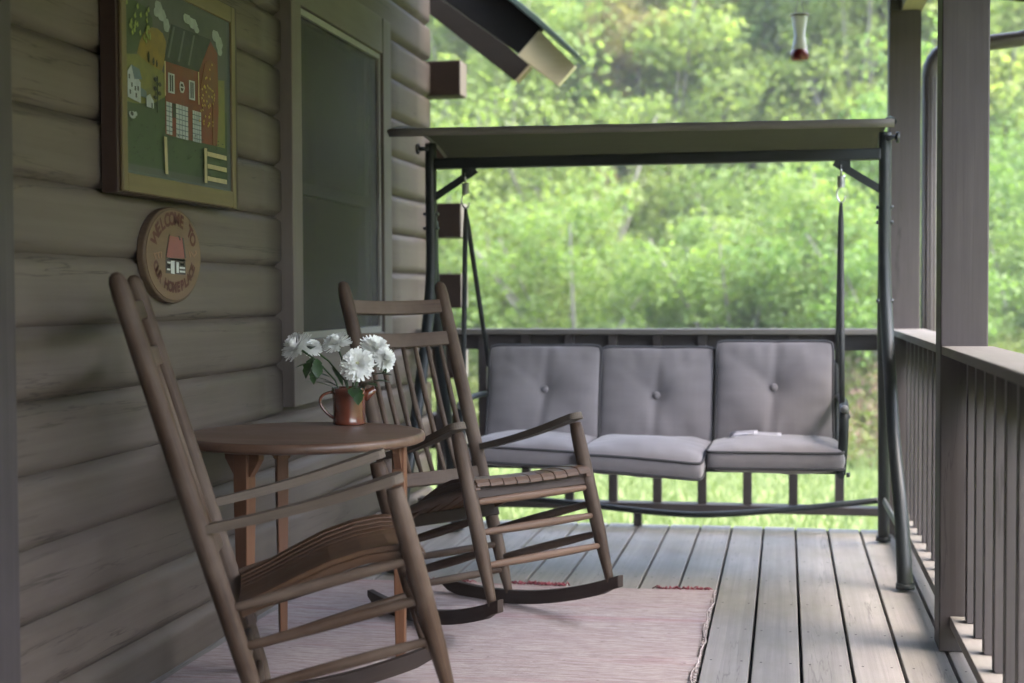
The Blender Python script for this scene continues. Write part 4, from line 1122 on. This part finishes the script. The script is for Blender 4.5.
def quads_mesh(name,P,Nn,size,mats,mi=None,aspect=.62,rng=RNG,fold=.25):
    """one mesh of many leaf blades: P centres, Nn normals, size lengths (numpy)"""
    n=len(P)
    ang=rng.uniform(0,2*PI,n)
    t=np.cross(Nn,rng.normal(size=(n,3))); t/=np.linalg.norm(t,axis=1,keepdims=True)+1e-9
    b=np.cross(Nn,t)
    s=size[:,None]
    v=np.empty((n,4,3))
    v[:,0]=P-t*s*.5; v[:,1]=P+b*s*aspect*.5-Nn*s*fold*.3; v[:,2]=P+t*s*.5; v[:,3]=P-b*s*aspect*.5-Nn*s*fold*.3
    return v
def mesh_from_quads(name,v,mats,mi=None):
    n=len(v); me=bpy.data.meshes.new(name)
    me.vertices.add(n*4); me.vertices.foreach_set('co',v.reshape(-1).astype(np.float32))
    me.loops.add(n*4); me.loops.foreach_set('vertex_index',np.arange(n*4,dtype=np.int32))
    me.polygons.add(n); me.polygons.foreach_set('loop_start',np.arange(0,n*4,4,dtype=np.int32)); me.polygons.foreach_set('loop_total',np.full(n,4,dtype=np.int32))
    for m_ in mats: me.materials.append(m_)
    if mi is not None: me.polygons.foreach_set('material_index',mi.astype(np.int32))
    me.update(calc_edges=True); return me
def clumps(C,r,per,size,rng,upbias=.5,squash=.7):
    n=len(C)*per
    c=np.repeat(C,per,axis=0); rr=np.repeat(r,per)[:,None]
    d=rng.normal(size=(n,3)); d[:,2]*=squash
    d/= (np.linalg.norm(d,axis=1,keepdims=True)+1e-9)
    rad=rng.uniform(.15,1,n)[:,None]**.5
    P=c+d*rr*rad
    Nn=d*.5+rng.normal(size=(n,3))*.6; Nn[:,2]+=upbias; Nn/=np.linalg.norm(Nn,axis=1,keepdims=True)
    S=size*rng.uniform(.6,1.25,n)
    return P,Nn,S
def tree_meshes(kind,seed):
    rng=np.random.default_rng(seed); rd=random.Random(seed)
    tm=MB(); C=[];R=[]
    if kind=='shrub':
        H=3.0; 
        for i in range(9):
            a=rd.uniform(0,2*PI); l=rd.uniform(.8,1.5); h=H*rd.uniform(.55,1.0)
            p0=Vector((rd.uniform(-.25,.25),rd.uniform(-.25,.25),0)); p2=Vector((math.cos(a)*l,math.sin(a)*l,h)); p1=p0.lerp(p2,.5)+Vector((0,0,.25))
            tm.tube([p0,p1,p2],[.035,.022,.008],6)
            for k in range(9):
                t=rd.uniform(.25,1.05); q=p0.lerp(p1,t*2) if t<.5 else p1.lerp(p2,(t-.5)*2)
                q=q+Vector((rd.gauss(0,.33),rd.gauss(0,.33),rd.gauss(0,.22))); C.append(q); R.append(rd.uniform(.22,.5))
        per,sz=120,.092
    elif kind=='tree':
        H=9.0; fork=2.2
        tops=[]
        tm.tube([(0,0,-.3),(.02,.03,1.0),(.03,.0,fork)],[.10,.08,.06],8)
        for i in range(6):
            a=i/6*2*PI+rd.uniform(-.4,.4); l=rd.uniform(.8,2.6) if i else .4; h=H*rd.uniform(.62,1.0)
            p0=Vector((.03,0,fork+rd.uniform(-.5,.8))); p3=Vector((math.cos(a)*l,math.sin(a)*l,h)); p1=p0.lerp(p3,.35)+Vector((math.cos(a)*.2,math.sin(a)*.2,.2)); p2=p0.lerp(p3,.7)
            tm.tube([p0,p1,p2,p3],[.04,.03,.018,.006],7)
            for k in range(8):
                t=rd.uniform(.25,1); q=p1.lerp(p3,t); a2=rd.uniform(0,2*PI); l2=rd.uniform(.5,1.5)
                e=q+Vector((math.cos(a2)*l2,math.sin(a2)*l2,rd.uniform(-.1,.7)))
                tm.tube([q,q.lerp(e,.5)+Vector((0,0,.08)),e],[.014,.009,.004],5)
                for j in range(3):
                    g=q.lerp(e,rd.uniform(.5,1.1)); C.append(g+Vector((rd.gauss(0,.25),rd.gauss(0,.25),rd.gauss(0,.2)))); R.append(rd.uniform(.22,.5))
        for k in range(14):
            a2=rd.uniform(0,2*PI); z=rd.uniform(1.2,3.5); l2=rd.uniform(.6,1.8); q=Vector((.03,0,z)); e=q+Vector((math.cos(a2)*l2,math.sin(a2)*l2,rd.uniform(.1,.6)))
            tm.tube([q,e],[.02,.005],5); 
            for j in range(2): C.append(e+Vector((rd.gauss(0,.25),rd.gauss(0,.25),rd.gauss(0,.2)))); R.append(rd.uniform(.2,.42))
        per,sz=170,.105
    C=np.array([tuple(c) for c in C]); R=np.array(R)
    P,Nn,S=clumps(C,R,per,sz,rng)
    v=quads_mesh('crown',P,Nn,S,None,rng=rng)
    return v,tm
protos={}
def place_plant(kind,seed,leafm,name,loc,scale,rz_,label,cat,group):
    key=(kind,seed,leafm)
    t=thing(name,label,cat,loc,(0,0,rz_),group); t.scale=scale
    if key not in protos:
        v,tm=tree_meshes(kind,seed)
        me=mesh_from_quads('crown',v,[M[leafm]])
        cr=bpy.data.objects.new('crown',me); col.objects.link(cr); cr.parent=t
        tr=tm.build('trunk' if kind=='tree' else 'branches',M['bark'],t)
        protos[key]=(cr,tr)
    else:
        for s_ in protos[key]:
            c_=s_.copy(); col.objects.link(c_); c_.parent=t
    return t
SHR='bright shrubs at the edge of the lawn'
shr=[(-5.6,17.2,1.0,'left','rounded pale green shrub at the edge of the lawn behind the log ends'),
     (-3.6,18.2,1.12,'','tall bright green shrub seen above the left end of the swing seat'),
     (-2.35,16.6,.92,'','low spreading bright green shrub above the left back cushion'),
     (-1.35,18.4,1.10,'','feathery bright green shrub above the gap between the left and middle cushions'),
     (-.45,17.0,.95,'','dense bright green shrub above the middle back cushion of the swing'),
     (.55,18.3,1.08,'','bushy bright green shrub above the right back cushion'),
     (1.35,16.8,.9,'','loose bright green shrub just left of the corner post'),
     (2.6,18.0,1.0,'','shrub half hidden behind the corner post and downspout'),
     (4.2,20.5,.9,'','hazy green shrub beyond the side railing, right of the middle post')]
shr+=[(-5.0,20.6,1.25,'','big leafy bush up the slope behind the rounded pale shrub at the left'),
     (-2.9,21.0,1.3,'','big fresh green bush up the slope, left of the gap in the shrubs'),
     (-.75,20.8,1.22,'','broad green bush up the slope filling the gap above the middle cushion'),
     (1.3,21.2,1.3,'','big light green bush up the slope below the bird feeder'),
     (3.1,21.4,1.2,'','leafy bush up the slope behind the corner post')]
for i,(x,y,s,_,lab) in enumerate(shr):
    place_plant('shrub',40+i%4,'leaf_shrub','shrub',(x,y,gh(x,y)-.05),(s*1.05,s,s*.92),i*1.7,lab,'shrub',SHR)
TRG='trees on the slope behind the porch'
trs=[(1.05,23.5,.80,51,'leaf_yellow','tall thin tree with forked grey trunks and yellow green leaves behind the bird feeder'),
     (-.9,24.8,.78,52,'leaf_yellow','sparse yellow green tree above the middle of the swing canopy'),
     (-4.6,22.0,.72,53,'leaf_mid','full green tree beyond the roof eave at the left'),
     (-2.6,24.0,.62,51,'leaf_brown','small rusty leaved tree above the left half of the canopy'),
     (2.5,26.0,.80,52,'leaf_yellow','pale yellow tree beside the top of the corner post'),
     (5.0,27.0,.72,53,'leaf_mid','airy green tree at the far right beyond the middle post'),
     (-6.8,26.0,.85,52,'leaf_mid','tall green tree hidden largely behind the log wall')]
for i,(x,y,s,lab) in enumerate([(-6.3,24.6,1.55,'tall loose yellow green bush high on the slope beside the roof eave'),
     (-4.3,25.4,1.6,'tall airy bush high on the slope just right of the roof eave'),
     (-2.3,24.4,1.5,'broad yellow green bush high on the slope above the left half of the canopy'),
     (-.35,25.2,1.6,'broad yellow green bush high on the slope above the middle of the canopy'),
     (1.55,24.6,1.5,'yellow green bush high on the slope behind the hanging bird feeder'),
     (3.6,25.4,1.6,'yellow green bush high on the slope between the corner post and the middle post')]):
    place_plant('shrub',44+i%2,'leaf_yellow','shrub',(x,y,gh(x,y)-.1),(s*1.1,s,s),i*1.3,lab,'shrub','airy bushes high on the slope')
for i,(x,y,s,sd,lm,lab) in enumerate(trs):
    place_plant('tree',sd,lm,'tree',(x,y,gh(x,y)-.1),(s,s,s),i*2.1,lab,'tree',TRG)

# the wood on the hillside, one mass
def woodland():
    rng=np.random.default_rng(5); rd=random.Random(5)
    VV=[];MI=[]; tm=MB()
    for i in range(300):
        y=25+55*rd.random()**1.25; w=.50*y+7
        x=rd.uniform(-w,w*.85)
        if i>=240:      # trees added out of view on the right to block low sky light
            x=rd.uniform(20,45); y=rd.uniform(-9,24)
        g=gh(x,y); h=rd.uniform(3.6,7.0); cr=rd.uniform(1.6,2.6)
        far=max(1,y/30)
        nC=int(92/max(1,far**.5)); per=max(34,int(92/far)); 
        C=[];R=[]
        for k in range(nC):
            zz=rd.uniform(.02,1.0); rad=cr*math.sin(PI*min(1,(zz*.74+.24)))**.7*rd.uniform(.3,1)
            a=rd.uniform(0,2*PI); C.append((x+rad*math.cos(a),y+rad*math.sin(a),g+h*zz)); R.append(rd.uniform(.35,.85))
        P,Nn,S=clumps(np.array(C),np.array(R),per,.165*far**.75,rng)
        v=quads_mesh('w',P,Nn,S,None,rng=rng); VV.append(v)
        kx=rd.choices([0,1,2,3],[.22,.58,.16,.04])[0]
        MI.append(np.full(len(v),kx))
        tm.tube([(x,y,g-.2),(x+rd.uniform(-.2,.2),y,g+h*.5),(x+rd.uniform(-.4,.4),y,g+h*.92)],[.06,.045,.012],6)
        for q in range(4):
            a=rd.uniform(0,2*PI); z=g+h*rd.uniform(.3,.7); l=cr*rd.uniform(.6,1.1)
            tm.tube([(x,y,z),(x+l*math.cos(a),y+l*math.sin(a),z+l*.7)],[.03,.008],5)
    # undergrowth on the slope
    n=7000
    yy=20+45*rng.random(n)**1.3; xx=rng.uniform(-1,1,n)*(.5*yy+5); C=np.array([(a,b,gh(a,b)+rng.uniform(0,1.5)) for a,b in zip(xx,yy)])
    P,Nn,S=clumps(C,rng.uniform(.3,.8,n),34,.17,rng); v=quads_mesh('u',P,Nn,S,None,rng=rng); VV.append(v); MI.append(rng.choice([1,1,2,0],len(v)))
    v=np.concatenate(VV); mi=np.concatenate(MI)
    me=mesh_from_quads('woodland',v,[M['leaf_shrub'],M['leaf_yellow'],M['leaf_mid'],M['leaf_brown']],mi)
    o=bpy.data.objects.new('woodland',me); col.objects.link(o)
    tag(o,'spring wood of yellow green trees covering the hillside beyond the lawn','woodland',kind='stuff')
    t=tm.build('trunks',M['bark'],o); t['kind']='stuff'
woodland()
def grass():
    rng=np.random.default_rng(9); n=60000
    x=rng.uniform(-9,7,n); y=6.9+9.5*rng.random(n)**.9
    z=np.array([gh(a,b) for a,b in zip(x,y)])
    h=rng.uniform(.04,.11,n)*(1+ (y>14)*1.2); w=rng.uniform(.006,.014,n); a=rng.uniform(0,2*PI,n); l=rng.normal(0,.035,(n,2))
    v=np.empty((n,4,3)); dx=np.cos(a)*w; dy=np.sin(a)*w
    v[:,0]=np.stack([x-dx,y-dy,z],1); v[:,1]=np.stack([x+dx,y+dy,z],1)
    v[:,2]=np.stack([x+l[:,0]+dx*.2,y+l[:,1]+dy*.2,z+h],1); v[:,3]=np.stack([x+l[:,0]-dx*.2,y+l[:,1]-dy*.2,z+h],1)
    o=bpy.data.objects.new('grass',mesh_from_quads('grass',v,[M['grass']])); col.objects.link(o)
    tag(o,'bright short grass of the lawn below the porch','grass',kind='stuff')
    # rough weeds between lawn and shrubs
    n=16000; yy=14.2+3.4*rng.random(n); xx=rng.uniform(-9,9,n); C=np.array([(p,q,gh(p,q)+rng.uniform(.02,1.0)*min(1,(q-13.9)/2.4)) for p,q in zip(xx,yy)])
    P,Nn,S=clumps(C,np.full(n,.16),9,.085,rng); v=quads_mesh('weeds',P,Nn,S,None,rng=rng,aspect=.35)
    dry=((np.repeat(xx,9)>3.0)|((np.repeat(xx,9)>.6)&(np.repeat(xx,9)<1.6)&(rng.random(len(v))<.5)))&(rng.random(len(v))<.7)
    o=bpy.data.objects.new('weeds',mesh_from_quads('weeds',v,[M['weed'],M['deadgrass']],dry.astype(int))); col.objects.link(o)
    tag(o,'rough weeds and dry brush along the far edge of the lawn','weeds',kind='stuff')
grass()

# ------------------------------------------------------------------ damp air over the lawn and the wood
m=MB(); m.box(-80,80,-30,150,-2.2,75)
hm=bpy.data.materials.new('haze_air'); hm.use_nodes=True; hn=hm.node_tree; hn.nodes.clear()
ho=hn.nodes.new('ShaderNodeOutputMaterial'); hv=hn.nodes.new('ShaderNodeVolumePrincipled')
hv.inputs['Color'].default_value=(.86,.90,.92,1); hv.inputs['Density'].default_value=HAZE; hv.inputs['Anisotropy'].default_value=0.0
hn.links.new(hv.outputs[0],ho.inputs['Volume'])
tag(m.build('haze',hm),kind='stuff')

# ------------------------------------------------------------------ camera, light
cam=bpy.data.cameras.new('camera'); co=bpy.data.objects.new('camera',cam); col.objects.link(co)
yaw,pitch,roll=math.radians(10.88919),math.radians(1.88192),.0043
Fv=Vector((-math.sin(yaw)*math.cos(pitch),math.cos(yaw)*math.cos(pitch),-math.sin(pitch)))
R0=Vector((math.cos(yaw),math.sin(yaw),0)); U0=R0.cross(Fv)
Rv=R0*math.cos(roll)-U0*math.sin(roll); Uv=U0*math.cos(roll)+R0*math.sin(roll)
Mx=Matrix((Rv,Uv,-Fv)).transposed().to_4x4(); Mx.translation=(0,0,1.09); co.matrix_world=Mx
cam.sensor_width=36; cam.lens=1422/1024*36; cam.clip_end=600; cam.clip_start=.05
cam.dof.use_dof=True; cam.dof.focus_distance=4.3; cam.dof.aperture_fstop=2.2
scene.camera=co

SUN_EL,SUN_AZ=60,105      # degrees; azimuth from +Y towards +X
w=bpy.data.worlds.new('World'); scene.world=w; w.use_nodes=True
nt=w.node_tree; nt.nodes.clear()
sky=nt.nodes.new('ShaderNodeTexSky'); sky.sky_type='NISHITA'; sky.sun_disc=False
sky.sun_elevation=math.radians(SUN_EL); sky.sun_rotation=math.radians(SUN_AZ); sky.air_density=1.0; sky.dust_density=4.0; sky.ozone_density=.6
bg=nt.nodes.new('ShaderNodeBackground'); bg.inputs[1].default_value=.15
ow=nt.nodes.new('ShaderNodeOutputWorld'); nt.links.new(sky.outputs[0],bg.inputs[0]); nt.links.new(bg.outputs[0],ow.inputs[0])
sl_=bpy.data.lights.new('sun','SUN'); sl_.energy=.35; sl_.angle=math.radians(60); sl_.color=(1,.97,.92)
so=bpy.data.objects.new('sun',sl_); col.objects.link(so)
dirv=-Vector((math.sin(math.radians(SUN_AZ))*math.cos(math.radians(SUN_EL)),math.cos(math.radians(SUN_AZ))*math.cos(math.radians(SUN_EL)),math.sin(math.radians(SUN_EL))))
so.rotation_euler=dirv.to_track_quat('-Z','Y').to_euler()

vs=scene.view_settings; vs.view_transform='Standard'; vs.look='None'; vs.gamma=1; vs.use_curve_mapping=False; vs.exposure=3.74
scene.cycles.use_denoising=True
scene.cycles.max_bounces=8; scene.cycles.diffuse_bounces=5; scene.cycles.transparent_max_bounces=12
